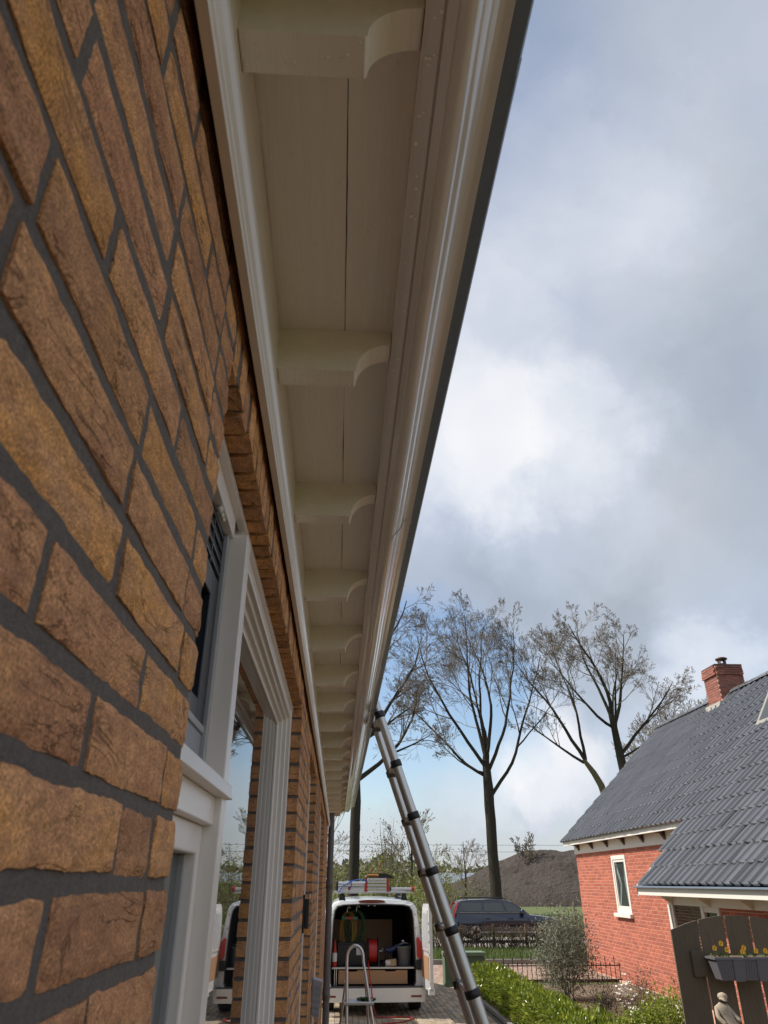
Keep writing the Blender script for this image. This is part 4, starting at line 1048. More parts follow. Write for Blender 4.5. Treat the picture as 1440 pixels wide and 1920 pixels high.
while z < 3.0:
    if WINR[2] - .03 < z < WINR[3] + .02: lay_red(RX, RYM, WINR[0], z, k); lay_red(RX, WINR[1], RY1, z, k)
    elif z < WINR[3] + .14 and z > WINR[3]: lay_red(RX, RYM, WINR[0], z, k); lay_red(RX, WINR[1], RY1, z, k)
    else: lay_red(RX, RYM, RY1, z, k)
    if z < 2.0: lay_red(RXP, RY0, 13.05, z, k)
    z += .078; k += 1
pieces(it, rbm, M_REDB, rw, 'brick', 290, 'brick_courses')
for i in range(17):   # upright bricks over the window
    MB().box(-.012, .008, -.026, .026, -.07, .07, Matrix.Translation((RX - 7.3, WINR[0] + .03 + i * .0605 - 20, WINR[3] + .075))).build('lintel_brick', M_REDB, rw)
# small window
w = empty('window', rh)
ya, yb_, za, zb = WINR
rb('frame', M_WHITE2, RX - .01, RX + .09, ya, ya + .09, za, zb, .004, w); rb('frame', M_WHITE2, RX - .01, RX + .09, yb_ - .09, yb_, za, zb, .004, w)
rb('frame', M_WHITE2, RX - .01, RX + .09, ya + .09, yb_ - .09, zb - .10, zb, .004, w); rb('frame', M_WHITE2, RX - .01, RX + .09, ya + .09, yb_ - .09, za, za + .10, .004, w)
for y0, y1, z0, z1 in ((ya + .092, ya + .15, za + .102, zb - .102), (yb_ - .15, yb_ - .092, za + .102, zb - .102)): rb('sash_stile', M_WHITE2, RX + .008, RX + .07, y0, y1, z0, z1, .004, w)
rb('sash_rail', M_WHITE2, RX + .008, RX + .07, ya + .151, yb_ - .151, zb - .16, zb - .102, .004, w); rb('sash_rail', M_WHITE2, RX + .008, RX + .07, ya + .151, yb_ - .151, za + .102, za + .16, .004, w)
rb('pane', mat('house_glass', (.035, .042, .042), .04, .1, 2, spec=.5), RX + .05, RX + .056, ya + .151, yb_ - .151, za + .16, zb - .16, 0, w)
# gathered curtain and a small ornament behind the glass plane are shown as pale drapes set just proud of the pane
cu = MB()
for s_, (p, q) in enumerate((((ya + .155, zb - .17), (ya + .30, za + .75)), ((yb_ - .155, zb - .17), (yb_ - .40, za + .65)))):
    for i in range(7):
        t = i / 6; y0 = p[0] + (q[0] - p[0]) * t * .9
        cu.tube([(RX - 7.3 + .045, p[0] + (.012 * i if s_ == 0 else -.012 * i) - 20, p[1]), (RX - 7.3 + .043, (p[0] * .5 + q[0] * .5) + (.02 * i - .06) - 20, (p[1] + q[1]) / 2), (RX - 7.3 + .046, q[0] + .02 * (i - 3) - 20, q[1]), (RX - 7.3 + .046, p[0] + (.05 if s_ == 0 else -.05) + .008 * i - 20, za + .17)], .006, 4)
cu.build('curtain', mat('curtain_grey', (.25, .30, .28), .9, .2, 30), w, fix=False)
rb('window_sill', M_WHITE2, RX - .09, RX + .02, ya - .06, yb_ + .10, za - .09, za - .002, .008, w)
# upper eave
EX, EZ_ = 7.0, 3.34
rb('fascia', M_WHITE2, EX - .02, EX + .015, 15.22, RY1 + .18, EZ_ - .15, EZ_ - .02, .004)
rb('gutter', M_ZINC, EX - .085, EX - .02, 15.2, RY1 + .2, EZ_ - .045, EZ_ - .012, .006)
rb('frieze', M_WHITE2, RX - .035, RX + .01, 15.15, RY1 + .02, 2.96, EZ_ - .10, .004)
rb('soffit', M_WHITE2, EX + .016, RX, 15.2, RY1 + .15, EZ_ - .06, EZ_ - .045)
for i in range(7):
    y = 15.75 + i * 1.27
    MB().prism([(EX + .02, EZ_ - .062), (RX - .036, EZ_ - .062), (RX - .036, EZ_ - .30), (EX + .16, EZ_ - .16), (EX + .02, EZ_ - .15)], lambda p, q, t: (p - 7.3, t - 20, q), y - .055, y + .055).build('eave_bracket', M_BROWN, rh, .006)
# lower eave of the porch
PX = 5.74; PZ = roofz(PX)
rb('fascia', M_WHITE2, PX + .0, PX + .035, RY0, 15.12, PZ - .20, PZ - .05, .004)
rb('gutter', M_ZINC, PX - .07, PX, RY0, 15.14, PZ - .075, PZ - .045, .006)
rb('soffit', M_WHITE2, PX + .036, RX + .2, RY0, 15.08, PZ - .12, PZ - .10)
rb('frieze', M_WHITE2, RXP - .02, RXP + .05, RY0, 15.05, PZ - .36, PZ - .1205, .004)
for y in (9.2, 10.6, 11.95, 13.35, 14.85): MB().prism([(PX + .06, PZ - .121), (RXP - .021, PZ - .121), (RXP - .021, PZ - .36), (PX + .3, PZ - .2)], lambda p, q, t: (p - 7.3, t - 20, q), y - .03, y + .03).build('eave_bracket', M_WHITE2, rh, .004)
# verge board of the porch roof
MB().prism([(PX + .0, PZ - .22), (EX + .1, roofz(EX + .1) - .22), (EX + .1, roofz(EX + .1) - .04), (PX, PZ - .04)], lambda p, q, t: (p - 7.3, t - 20, q), 15.09, 15.12).build('verge_board', M_WHITE2, rh)
# glazed porch
rb('corner_post', M_WHITE2, RXP - .02, RXP + .09, 15.0, 15.12, .28, PZ - .36, .006); rb('corner_post', M_WHITE2, RXP - .02, RXP + .09, 14.88, 14.955, .28, PZ - .36, .006)
rb('plinth', M_WHITE2, RXP - .10, RXP + .2, 14.75, 15.3, -.05, .30, .012); rb('plinth', M_REDM, RXP, RXP + .2, 13.06, 14.74, -.05, .30, .01)
w = empty('window', rh)
rb('pane', mat('porch_glass', (.10, .045, .03), .05, .1, 2, spec=.7), RXP + .03, RXP + .04, 13.75, 14.88, .30, PZ - .36, 0, w)
for i in range(24): rb('blind_slat', mat('blind_brown', (.22, .11, .075), .6, .1, 10), RXP + .016, RXP + .028, 13.76, 14.87, 1.94 - i * .05, 1.955 - i * .05, 0, w)
rb('frame_post', M_WHITE2, RXP - .02, RXP + .08, 13.62, 13.745, .3, PZ - .36, .005, w); rb('frame_post', M_WHITE2, RXP - .02, RXP + .08, 13.06, 13.15, .3, PZ - .36, .005, w)
rb('frame_head', M_WHITE2, RXP - .01, RXP + .08, 13.15, 13.62, PZ - .44, PZ - .361, .005, w); rb('pane', MATS['house_glass'], RXP + .03, RXP + .04, 13.15, 13.62, .3, PZ - .44, 0, w)
w = empty('window', rh)
rb('frame', M_WHITE2, RXP - .02, RXP + .05, 10.2, 12.0, 1.55, 1.63, .005, w); rb('pane', MATS['house_glass'], RXP - .004, RXP + .003, 10.25, 11.95, .5, 1.55, 0, w)
# roof: boards below, tiles above
MB().add([(PX - 7.3, RY0 - 20, PZ - .05), (PX - 7.3, 15.12 - 20, PZ - .05), (EX - 7.3, 15.12 - 20, roofz(EX) - .05), (EX - 7.3, RY1 + .2 - 20, roofz(EX) - .05), (RIDX - 7.3, RY1 + .2 - 20, RIDZ - .05), (RIDX - 7.3, RY0 - 20, RIDZ - .05),
          (14.3 - 7.3, RY1 + .2 - 20, RIDZ - .05 - .94 * 3.65), (14.3 - 7.3, RY0 - 20, RIDZ - .05 - .94 * 3.65)],
         [(0, 1, 2, 3, 4, 5), (5, 4, 6, 7)]).build('roof_boarding', M_TILE, rh)
TW, TL = .262, .4151
px_ = [0, .015, .06, .12, .17, .198, .210, .228, .246, .262, .268]; pz_ = [.014, .004, .0, .0, .004, .015, .041, .054, .045, .015, .004]
def tile_mesh(s):
    b = MB(); n = len(px_); L = TL + .045
    top = [(x, 0, z + .038) for x, z in zip(px_, pz_)]; bk = [(x, L, z + .002) for x, z in zip(px_, pz_)]; fr = [(x, .002, z + .006) for x, z in zip(px_, pz_)]
    b.add(bk + top + fr, [(i, i + 1, n + i + 1, n + i) for i in range(n - 1)] + [(n + i, n + i + 1, 2 * n + i + 1, 2 * n + i) for i in range(n - 1)], False)
    return b.mesh('roof_tile')
tm = [tile_mesh(0)]
import mathutils
ang = math.atan(SLOPE)
# local tile axes: x -> -Y (towards the viewer), y -> up the slope
M3 = Matrix(((0, math.cos(ang), -math.sin(ang)), (-1, 0, 0), (0, math.sin(ang), math.cos(ang))))
eul = M3.to_euler()
it = []
slen = (RIDX - PX) / math.cos(ang)
rows = int(slen / TL)
for r_ in range(rows + 1):
    s_ = r_ * TL - .05
    x = PX + s_ * math.cos(ang); z = PZ + s_ * math.sin(ang)
    if x > RIDX - .12: break
    ymax = 15.12 if r_ < 4 else RY1 + .2
    y = RY1 + .2 - .03 * mnoise.noise((r_ * 1.7, 0, 0))
    while y > RY0:
        if y <= ymax + .02:
            p = Vector((x, y, z)); v = in_view(p, 10)
            p = p - RO
            it.append((tuple(p + Vector((rnd.gauss(0, .004), rnd.gauss(0, .003), rnd.uniform(-.003, .006)))), (eul.x + rnd.gauss(0, .004), eul.y + rnd.gauss(0, .005), eul.z + rnd.gauss(0, .004)), (1, 1, 1), 0, v[2] if v else 1000))
        y -= TW
pieces(it, tm, M_TILE, rh, 'roof_tile', 290, 'roof_tile_field')
rc = MB(); n = 9
pts = [(.13 * math.cos(math.pi * i / 8), .11 * math.sin(math.pi * i / 8)) for i in range(n)]
L = .38
vs = [(x * 1.08, 0, z * 1.08) for x, z in pts] + [(x, L, z) for x, z in pts]
rc.add(vs, [(i, i + 1, n + i + 1, n + i) for i in range(n - 1)], True); rc.add([vs[i] for i in range(n)], [tuple(range(n))])
rme = rc.mesh('ridge_tile'); rme.materials.append(M_TILE)
y = RY0
while y < RY1 + .15:
    if not 18.7 < y < 19.5: inst('ridge_tile', rme, rh, (RIDX - 7.3, y - 20, RIDZ - .02 + rnd.uniform(-.006, .006)), (rnd.gauss(.02, .01), 0, 0))
    y += .345
# chimney
ch = rb('chimney', M_REDM, 10.302, 11.048, 18.902, 19.648, 6.1, 7.55)
cbx = [MB().box(-.105, .105, -.012, .006, -.026, .026).mesh('chimney_brick')]; cbx[0].materials.append(mat('chimney_brick_brown', (.34, .125, .092), .85, .14, 14, .4, 200, per=.4, hue=(.22, .095, .075), bdist=.003))
for k in range(22):
    z = 6.16 + k * .0645
    pr_ = .028 if k in (18, 19) else (.0 if k < 18 else .02)
    for i in range(4):
        o_ = .11 if k % 2 else 0
        for (px0, py0, rz) in ((10.302 - pr_, None, -math.pi / 2), (None, 18.902 - pr_, 0)):
            u = -.02 + o_ * .5 + i * .215
            if u > .72: continue
            sc = min(.21, .746 - u) / .21
            if px0: loc = (px0 - 7.3, 18.902 + u + .105 * sc - 20, z); 
            else: loc = (10.302 + u + .105 * sc - 7.3, py0 - 20, z)
            inst('chimney_brick', cbx[0], ch, loc, (0, 0, rz), (sc, 1 + pr_ * 60, 1))
MB().box(10.28 - 7.3, 11.07 - 7.3, -1.12, -.33, 7.551, 7.59).build('chimney_cap', M_BROWN, ch, .01)
MB().prism([(10.24, 6.38), (10.3, 6.36), (11.05, 6.78), (11.05, 6.95), (10.62, 6.88), (10.24, 6.52)], lambda p, q, t: (p - 7.3, t - 20, q), 18.84, 18.90).build('lead_flashing', mat('lead_grey', (.42, .40, .36), .7, .2, 10), ch, .01)
MB().prism([(18.84, 6.36), (19.70, 6.36), (19.70, 6.55), (18.84, 6.55)], lambda p, q, t: (t - 7.3, p - 20, q), 10.2, 10.3).build('lead_flashing', MATS['lead_grey'], ch, .01)
cw = MB().lathe([(.14, 0), (.14, .05), (.11, .06), (.11, .10)], (10.72 - 7.3, -.75, 7.59), 14).build('chimney_cowl', M_BROWN, ch)
MB().lathe([(.15, .21), (.16, .22), (.16, .25), (.12, .27), (.02, .275)], (10.72 - 7.3, -.75, 7.59), 14).build('cowl_cap', M_BROWN, cw)
for k in range(4):
    a = k * math.pi / 2 + .5; MB().box(-.025, .025, -.012, .012, .09, .215, Matrix.Translation((10.72 - 7.3 + .105 * math.cos(a), -.75 + .105 * math.sin(a), 7.59)) @ Matrix.Rotation(a + math.pi / 2, 4, 'Z')).build('cowl_leg', M_BROWN, cw)
# roof window ajar
sk = MB().box(-.55, .55, 0, .95, .0, .05, Matrix.Translation((9.0 - 7.3, 14.55 - 20, roofz(9.0) + .06)) @ M3.to_4x4() @ Matrix.Rotation(R(14), 4, 'X') @ Matrix.Translation((0, -.2, .02))).build('roof_window', mat('roof_window_frame', (.30, .28, .23), .4, .1, 6), rh, .01)
MB().box(-.44, .44, .10, .85, .0505, .056, Matrix.Translation((9.0 - 7.3, 14.55 - 20, roofz(9.0) + .06)) @ M3.to_4x4() @ Matrix.Rotation(R(14), 4, 'X') @ Matrix.Translation((0, -.2, .02))).build('pane', MATS['house_glass'], sk)

# ================================================================== gate, flower box, statue
GT = thing('board_gate', 'tall arched garden gate of dark weathered boards', 'gate', (4.1, 8.3, 0))
for i, (xa, xb) in enumerate(((3.44, 3.725), (3.748, 4.006), (4.036, 4.277), (4.305, 4.55), (4.575, 4.83))):
    top = [(x - 4.1, 1.895 - ((x - 4.13) / .70) ** 2 * .135) for x in [xb + (xa - xb) * t / 6 for t in range(7)]]
    MB().prism([(xa - 4.1, .08), (xb - 4.1, .08)] + top, lambda p, q, t: (p, t, q), -.011, .011).build('board', M_GATE, GT, .003, loc=(0, rnd.uniform(-.003, .003), 0))
for zz in (.35, 1.50): MB().box(-.62, .70, .0125, .045, zz - .055, zz + .055).build('rail', M_GATE, GT, .003)
MB().box(-.50, -.36, -.045, -.0125, 1.36, 1.585).build('latch_block', M_GATE, GT, .004)
for xx in (.80,): MB().box(xx - .05, xx + .05, -.0, .10, -.05, 1.62).build('post', M_GATE, GT, .006)
T = thing('flower_box', 'dark grey ribbed plastic flower box hung on the board gate', 'planter', (4.035, 8.14, 1.345))
mpl = mat('planter_grey', (.13, .125, .14), .5, .1, 10)
fb = MB(); w0, w1, d0, d1, h = .25, .295, .075, .10, .185
vs = [(sx * w0, sy * d0, 0) for sx, sy in ((-1, -1), (1, -1), (1, 1), (-1, 1))] + [(sx * w1, sy * d1, h) for sx, sy in ((-1, -1), (1, -1), (1, 1), (-1, 1))]
fb.add(vs, [(0, 3, 2, 1)] + [(k, (k + 1) % 4, 4 + (k + 1) % 4, 4 + k) for k in range(4)]).build('trough', mpl, T, .008)
for k in range(20):
    x = -.262 + k * .0276; MB().prism([(x * .86 - .006, .02), (x * .86 + .006, .02), (x + .007, .155), (x - .007, .155)], lambda p, q, t: (p, t - d0 - (d1 - d0) * q / h, q), -.0035, .001).build('rib', mpl, T)
rimp = [(-.31, -.112), (.31, -.112), (.31, .112), (-.31, .112)]; MB().prism(rimp, XYz, .178, .196).build('rim', mpl, T, .006)
MB().box(-.285, .285, -.09, .09, .1965, .199).build('potting_soil', M_SOIL, T)
for xx in (-.07, .17): MB().prism([(xx - .05, -.006), (xx + .05, -.006), (xx + .055, .178), (xx - .055, .178)], lambda p, q, t: (p, t - d0 - (d1 - d0) * q / h, q), -.008, -.0036).build('front_panel', mpl, T, .002)
my = mat('pansy_yellow', (.85, .52, .03), .6, .15, 60, hue=(.8, .38, .02)); 
ml_ = leaf_mat('pansy_leaf', (.05, .10, .02), (.09, .15, .04))
for i, (xx, hh) in enumerate(((-.27, .075), (-.20, .115), (-.145, .06), (-.005, .045), (.035, .075), (.15, .05), (.235, .05), (.015, .03))):
    P0 = thing('pansy', ['yellow pansy at the left rim of the flower box', 'tallest yellow pansy in the flower box', 'small yellow pansy right of the tallest one in the flower box', 'left one of the paired yellow pansies mid flower box', 'upper right one of the paired yellow pansies mid flower box', 'yellow pansy second from the right end of the flower box', 'yellow pansy at the right end of the flower box', 'lowest yellow pansy among the middle pair in the flower box'][i], 'flower', (4.035 + xx, 8.09 + rnd.uniform(-.03, .02), 1.545), 0, 'pansies in the flower box')
    MB().tube([(0, 0, -.002), (.006, 0, hh * .6), (0, -.012, hh)], .0025, 5).build('stem', ml_, P0)
    f = MB()
    for k in range(5):
        a = k * 6.2832 / 5 + .3; c = Vector((math.cos(a) * .013, -.016, hh + math.sin(a) * .013))
        u = Vector((math.cos(a), -.15, math.sin(a))); s2 = Vector((-math.sin(a), 0, math.cos(a)))
        q = [c - u * .010, c + s2 * .011 - u * .001, c + s2 * .012 + u * .005, c + u * .012 + s2 * .006, c + u * .012 - s2 * .006, c - s2 * .012 + u * .005, c - s2 * .011 - u * .001]
        f.add([v + Vector((0, .005 * (k % 2) - .12 * (v - c).length * (k % 3), 0)) for v in q], [(0, 1, 2, 3, 4, 5, 6)])
    f.build('petals', my, P0)
    g_ = MB()
    for k in range(9): leaf(g_, (rnd.gauss(0, .025), rnd.gauss(0, .02), rnd.uniform(0, .02)), .035, .55, .6)
    g_.build('leaves', ml_, P0, fix=False)
# stone figure on its pedestal
ST = thing('stone_statue', 'small weathered stone figure with bowed head on a pedestal before the gate', 'statue', (3.545, 7.55, 0))
me = bpy.data.meshes.new('figure')
J = [((.0, 0, .98), .085), ((.0, 0, 1.08), .075), ((-.035, .01, 1.155), .060), ((-.065, .01, 1.205), .050), ((-.050, -.008, 1.235), .025), ((-.040, -.02, 1.262), .036), ((-.035, -.022, 1.290), .030),
     ((-.10, .01, 1.195), .026), ((-.115, -.02, 1.13), .022), ((-.07, -.06, 1.075), .019), ((-.0, .0, 1.195), .026), ((.035, -.03, 1.14), .022), ((.075, -.06, 1.10), .021),
     ((.05, 0, .95), .07), ((.10, -.03, .86), .055), ((-.04, 0, .86), .06), ((.0, -.01, .78), .085)]
E_ = [(0, 1), (1, 2), (2, 3), (3, 4), (4, 5), (5, 6), (3, 7), (7, 8), (8, 9), (3, 10), (10, 11), (11, 12), (0, 13), (13, 14), (0, 15), (15, 16)]
me.from_pydata([j[0] for j in J], E_, []); fo = bpy.data.objects.new('figure', me); C.objects.link(fo); fo.parent = ST; me.materials.append(M_STONE)
md = fo.modifiers.new('skin', 'SKIN'); md.use_smooth_shade = True
for v, j in zip(me.skin_vertices[0].data, J): v.radius = (j[1], j[1] * .9)
me.skin_vertices[0].data[0].use_root = True
fo.modifiers.new('sub', 'SUBSURF').render_levels = 2; fo.modifiers['sub'].levels = 2
MB().lathe([(.018, -.015), (.036, -.006), (.043, .012), (.036, .032), (.012, .043)], (-.034, -.002, 1.270), 14).build('hair', M_STONE, ST)
MB().lathe([(.006, -.022), (.018, -.015), (.021, 0), (.016, .014), (.005, .02)], (-.012, .030, 1.262), 10).build('hair_bun', M_STONE, ST)
for k in range(9): MB().tube([(-.05 + .016 * k, -.07 + .004 * abs(k - 4), 1.04 - .01 * (k % 3)), (-.06 + .02 * k, -.085, .93), (-.07 + .022 * k, -.08, .80)], [.010, .013, .015], 6).build('drapery_fold', M_STONE, ST)
MB().lathe([(.21, -.02), (.21, .08), (.17, .12), (.14, .2), (.13, .6), (.16, .68), (.19, .71), (.19, .76)], (0, 0, 0), 20).build('pedestal', M_STONE, ST)

# ================================================================== planting near by
M_LAUREL = leaf_mat('laurel_leaf', (.105, .165, .018), (.30, .335, .04), .25, .33, .75)
LH = thing('laurel_hedge', 'low glossy laurel hedge along the driveway edge, sunlit on top', 'hedge', (3.45, 14, 0))
lf = MB()
def hedge_leaf(x, y, z, out):
    d = Vector((out[0] + rnd.gauss(0, .5), out[1] + rnd.gauss(0, .5), out[2] + rnd.gauss(.25, .5)))
    leaf(lf, (x - 3.45, y - 14, z), rnd.uniform(.06, .105), .42, 0, .12, d)
for i in range(15500):
    y = rnd.uniform(8.2, 19.5); w = .30 + .07 * mnoise.noise((y * .9, 3, 0)); hgt = .47 + .07 * mnoise.noise((y * 1.1, 8, 0)) + .04 * mnoise.noise((y * 4, 1, 0))
    xc = 3.47 + .1 * mnoise.noise((y * .5, 5, 0))
    t = rnd.random()
    if t < .48: hedge_leaf(xc + rnd.uniform(-w, w), y, hgt + rnd.gauss(0, .03) - .05 * rnd.random(), (0, 0, 1))
    elif t < .78: hedge_leaf(xc - w + rnd.gauss(0, .03), y, rnd.uniform(.02, hgt), (-1, 0, .3))
    elif t < .9: hedge_leaf(xc + w + rnd.gauss(0, .03), y, rnd.uniform(.02, hgt), (1, 0, .3))
    else: hedge_leaf(xc + rnd.uniform(-w, w), y, rnd.uniform(.05, hgt), (rnd.gauss(0, 1), rnd.gauss(0, 1), .4))
lf.build('foliage', M_LAUREL, LH, fix=False)
st = MB()
for i in range(150):
    y = rnd.uniform(8.3, 19.4) - 14; x = rnd.gauss(0, .1)
    st.tube([(x, y, -.05), (x + rnd.gauss(0, .06), y + rnd.gauss(0, .06), .25), (x + rnd.gauss(0, .14), y + rnd.gauss(0, .14), .46)], [.009, .007, .004], 4)
st.build('stems', M_TWIG, LH, fix=False)
M_OLIVE = leaf_mat('olive_leaf', (.17, .18, .115), (.28, .28, .20), .6, .15, .5)
bush('olive_bush', 'grey green olive bush growing before the red house corner', 'bush', (5.0, 18.0, -.03), .60, .5, .72, 9500, .08, .22, M_OLIVE, 9, mat('olive_bark', (.10, .085, .065), .9, .2, 10), 70, .5, .84, .25)
M_BOX = leaf_mat('box_leaf', (.17, .25, .02), (.36, .38, .05), .4, .35, .6)
bush('box_ball', 'rounded bright green box shrub beside the dark gate', 'shrub', (5.02, 12.6, -.03), .40, .38, .34, 5200, .045, .6, M_BOX, 6, None, 60, .4, .36, .55)
bush('box_ball', 'smaller olive green box shrub left of the rounded bright one', 'shrub', (4.45, 12.6, -.03), .30, .3, .22, 2200, .05, .6, M_BOX, 5, None, 40, .4, .24, .5)
M_BR = leaf_mat('dry_brown_leaf', (.15, .085, .06), (.24, .16, .10), .7, .2, .5)
bush('dry_perennial', 'dry upright brown perennial against the red brick wall', 'plant', (5.55, 15.0, -.03), .17, .17, .42, 900, .055, .25, M_BR, 14, mat('dry_stem', (.16, .10, .075), .9, .2, 10), 26, .9, .42, .1)
bush('dark_conifer', 'dark brownish dwarf conifer at the foot of the red wall', 'shrub', (4.95, 15.4, -.03), .20, .2, .30, 1500, .05, .25, leaf_mat('dark_conifer_leaf', (.045, .045, .025), (.09, .07, .045), .7, .1), 8, None, 34, .8, .30, .2)
MG = bush('magnolia_shrub', 'small shrub with white star flowers before the red wall', 'shrub', (5.15, 14.6, -.03), .32, .28, .34, 800, .05, .35, M_BR, 12, None, 40, .5, .36, .3)
fl = MB()
for i in range(34):
    v = Vector((rnd.gauss(0, .17), -.12 + rnd.gauss(0, .12), .50 + rnd.gauss(0, .15)))
    for k in range(6): leaf(fl, v, .06, .45, 0, 0, Vector((math.cos(k * 1.05), math.sin(k * 1.05), .5)))
fl.build('blossom', mat('blossom_white', (.82, .78, .70), .6, .05, 10), MG, fix=False)
bush('broad_leaf_plant', 'large leaved green plant at the hedge end below the magnolia', 'plant', (4.12, 12.9, -.03), .35, .4, .2, 260, .16, .38, M_LAUREL, 8, None, 30, .7, .2, .2)
bush('garden_perennial', 'low mixed green ground plant on the soil bed before the olive bush', 'plant', (4.6, 15.2, -.03), .3, .5, .1, 400, .06, .4, M_BOX, 4, None, 30, .5, .06, .1)
bush('cushion_plant', 'low violet flowering cushion plant behind the laurel hedge', 'plant', (4.02, 19.4, -.03), .35, .22, .09, 500, .035, .8, leaf_mat('violet_petal', (.22, .09, .24), (.15, .18, .06), .7, .2), 4, None, 30, .5, .07, .1)

# ================================================================== trees
L2 = []
for (a, dx, dy, el, L, r, z) in ((0, -1, .2, 36, 9.4, .10, 7.2), (1, -1, -.3, 53, 11.6, .12, 7.6), (2, -.7, .5, 68, 11.6, .12, 8.0), (3, .4, -.4, 77, 11.0, .12, 8.2), (4, 1, .3, 62, 11.8, .12, 7.4), (5, 1, -.1, 54, 12.2, .12, 6.1), (6, -.3, -1, 58, 10, .09, 8.0), (7, .4, 1, 58, 10, .09, 7.8), (8, -1, -.2, 14, 5.0, .06, 7.4), (9, -.2, .1, 82, 10.6, .11, 8.3)):
    h = Vector((dx, dy, 0)).normalized(); e = R(el)
    L2.append(((7.9, 40, z), h * math.cos(e) + Vector((0, 0, math.sin(e))), L * .70, r * .88))
bare_tree('bare_tree', 'tall bare tree with a straight trunk and fan of upright limbs behind the blue car', [(7.98, 40, -.1, .36), (7.96, 40, .8, .30), (7.92, 40, 3.5, .27), (7.88, 40, 6.6, .265), (7.9, 40, 8.4, .17)], L2, 4, PAR, 'bare roadside trees')
L3 = []
for (dx, dy, el, L, r, x, z) in ((-1, .1, 34, 7.6, .10, 14.6, 9.4), (-.5, .6, 66, 8.6, .11, 14.4, 10.0), (.1, -.3, 76, 7.6, .13, 14.4, 10.2), (.7, .2, 58, 7.4, .12, 14.5, 9.6), (1, -.3, 42, 6.6, .11, 14.7, 8.2), (.3, .9, 55, 6.5, .10, 14.5, 9.0), (-.2, -1, 50, 6.5, .10, 14.5, 9.0), (-1, -.1, 62, 8.6, .12, 12.7, 7.8), (-1, .2, 25, 5.2, .09, 12.6, 7.7), (-.7, -.4, 76, 8.2, .10, 12.7, 7.9), (1, .1, 22, 4.6, .08, 14.7, 8.0)):
    h = Vector((dx, dy, 0)).normalized(); e = R(el)
    L3.append(((x, 38, z), h * math.cos(e) + Vector((0, 0, math.sin(e))), L * .70, r * .85))
T3 = bare_tree('bare_tree', 'wide bare tree with crooked limbs rising behind the red house roof', [(14.8, 38, -.1, .36), (14.75, 38, 3.0, .30), (14.65, 38, 7.2, .24), (14.4, 38, 10.2, .15)], L3, 4, PAR, 'bare roadside trees')
MB().tube([(-.9, 0, 4.0), (-1.2, 0, 5.6), (-1.45, 0, 6.7), (-1.75, 0, 7.3), (-2.2, 0, 7.95)], [.20, .19, .17, .15, .10], 10).build('leaning_stem', mat('mossy_bark', (.12, .105, .05), .9, .25, 8, .5, 30, bdist=.03), T3)
L1 = []
for (dx, dy, el, L, r, z) in ((1, -.2, 34, 6.0, .11, 6.0), (1, .3, 55, 7.6, .12, 7.2), (.5, -.5, 68, 7.8, .12, 8.0), (-.3, .4, 75, 7.5, .12, 8.2), (-1, 0, 50, 6.2, .10, 7.4), (.9, .1, 20, 4.4, .085, 7.6), (.2, .9, 58, 6, .09, 7.6)):
    h = Vector((dx, dy, 0)).normalized(); e = R(el)
    L1.append(((.66, 32, z), h * math.cos(e) + Vector((0, 0, math.sin(e))), L * .8, r))
P1 = dict(PAR); P1['trop'] = [.05, .01, -.02, -.01, 0]
bare_tree('bare_tree', 'bare tree with a thick grey trunk half hidden behind the white gutter', [(.60, 32, -.1, .26), (.63, 32, 1.5, .215), (.66, 32, 5.2, .205), (.66, 32, 8.4, .13)], L1, 4, P1, 'bare roadside trees')
L4 = []
for k in range(9):
    a = k * .7; e = R(rnd.uniform(45, 80)); L4.append(((29 + rnd.gauss(0, .3), 62, 6 + rnd.random() * 2), (math.cos(a) * math.cos(e), math.sin(a) * math.cos(e), math.sin(e)), 8.0, .12))
bare_tree('bare_tree', 'far bare tree whose twigs show beside the brick chimney', [(29, 62, -.1, .34), (29, 62, 8, .2)], L4, 3, dict(PAR, rmin=.016), 'bare roadside trees')
for i, (x, y, h, lab) in enumerate(((-.9, 48, 7.6, 'small bare tree beside the downpipe beyond the van'), (4.2, 46, 6.6, 'slender young tree with bare drooping twigs behind the van roof load'), (9.6, 60, 5.2, 'thin bare sapling just right of the leaning ladder'), (23.5, 96, 7.4, 'bare round tree standing on the soil heap skyline'))):
    Ls = []
    for k in range(7):
        a = k * .9 + i; e = R(rnd.uniform(35, 75)); z = h * rnd.uniform(.25, .6)
        Ls.append(((x, y, z), (math.cos(a) * math.cos(e), math.sin(a) * math.cos(e), math.sin(e)), h * .42, .035))
    bare_tree('sapling', lab, [(x, y, -.1, .09), (x + .1, y, h * .5, .06), (x, y, h * .95, .02)], Ls, 3 if i != 3 else 3, dict(PAR, kids=[6, 5, 4, 3], rmin=.011 if y < 90 else .03, seg=[.4, .3, .25, .2]), 'small trees in the background')
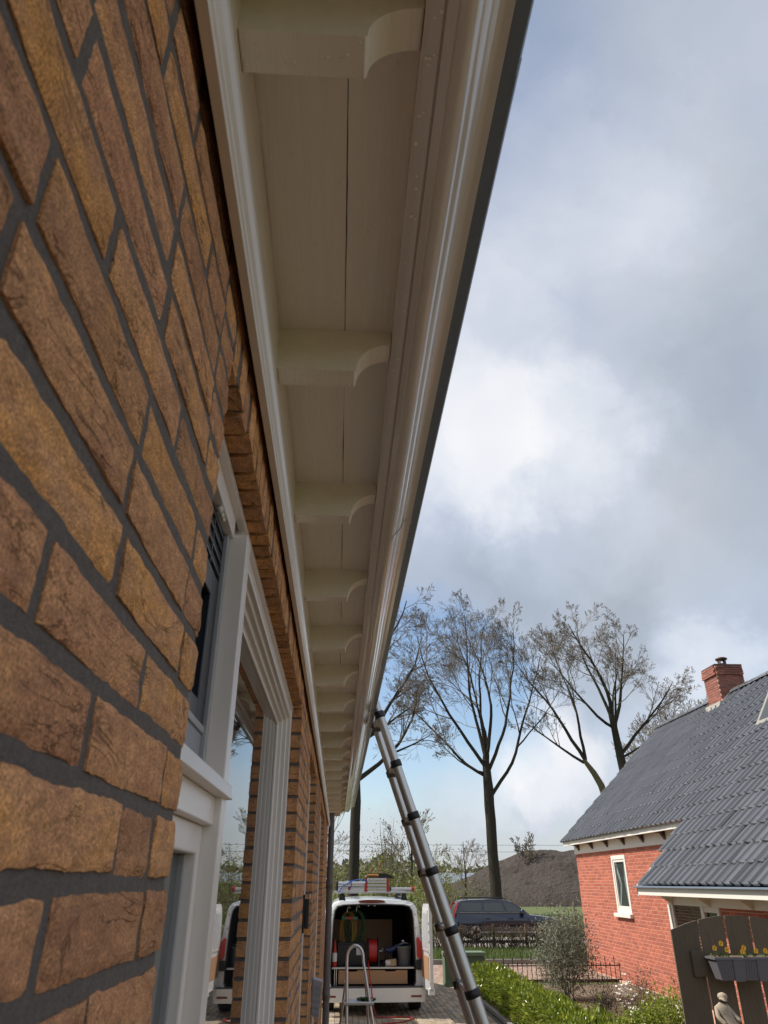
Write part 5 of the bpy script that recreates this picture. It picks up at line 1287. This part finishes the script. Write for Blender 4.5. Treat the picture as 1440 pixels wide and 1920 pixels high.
# shrubs coming into leaf behind the van
M_SPR = leaf_mat('spring_leaf', (.15, .17, .025), (.26, .26, .05), .6, .4, .6)
M_SPR2 = leaf_mat('grey_green_leaf', (.075, .085, .035), (.14, .13, .06), .7, .3, .6)
for i, (x, y, rx, rz, n, m_, lab) in enumerate(((.1, 42, 1.5, 1.6, 2200, M_SPR, 'spring green shrub between the downpipe and the grey tree trunk'), (2.3, 43, 1.5, 1.75, 2600, M_SPR, 'yellow green budding shrub right behind the van roof rack'), (4.6, 41, 1.4, 1.7, 2600, M_SPR, 'yellow green budding shrub behind the open van door'),
        (3.3, 52, 1.7, 2.75, 3000, M_SPR2, 'taller dark grey green bush behind the van roof load'), (7.3, 52, 1.6, 1.6, 1800, M_SPR, 'loose budding shrub seen right of the ladder'), (10.6, 58, 2.0, 1.3, 1500, M_SPR2, 'brownish shrub at the left foot of the soil heap'), (-2.2, 40, 1.8, 1.9, 2600, M_SPR, 'budding shrub left of the house end'), (-5.5, 42, 2.2, 2.2, 2800, M_SPR, 'broad budding shrub reflected in the window glass'), (17.4, 47, .7, .9, 700, M_SPR2, 'small dark shrub in the field beside the red house'))):
    bush('budding_shrub', lab, 'shrub', (x, y, -.1), rx, 1.2, rz, n, .11, .6, m_, 14, None, 60, .4, rz, .15, 'shrubs beyond the driveway')
# far wood on the horizon
fw = MB()
for i in range(15000):
    x = rnd.uniform(-70, 150); y = rnd.uniform(170, 260)
    h = 5.5 + 3.0 * mnoise.noise((x * .05, 1, 0)) + 2.2 * mnoise.noise((x * .22, 4, 0))
    leaf(fw, (x, y, h * (1 - rnd.random() ** 1.6 * .98)), rnd.uniform(.8, 1.9), .6)
fw.build('far_wood', leaf_mat('far_wood_leaf', (.135, .12, .085), (.17, .16, .09), .9, .15, .5), None, fix=False, kind='stuff', label='far brownish wood along the horizon', cat='wood')
# power line in the distance
pl = MB()
for z in (10.5, 12.2):
    pl.tube([(-60 + 20 * i, 220 - 1 * i, z - .9 * math.sin(i / 12 * math.pi)) for i in range(13)], .05, 3)
pl.build('power_line', M_ZINC, None, fix=False, kind='thing', label='thin power lines crossing the sky low over the field', cat='power line')
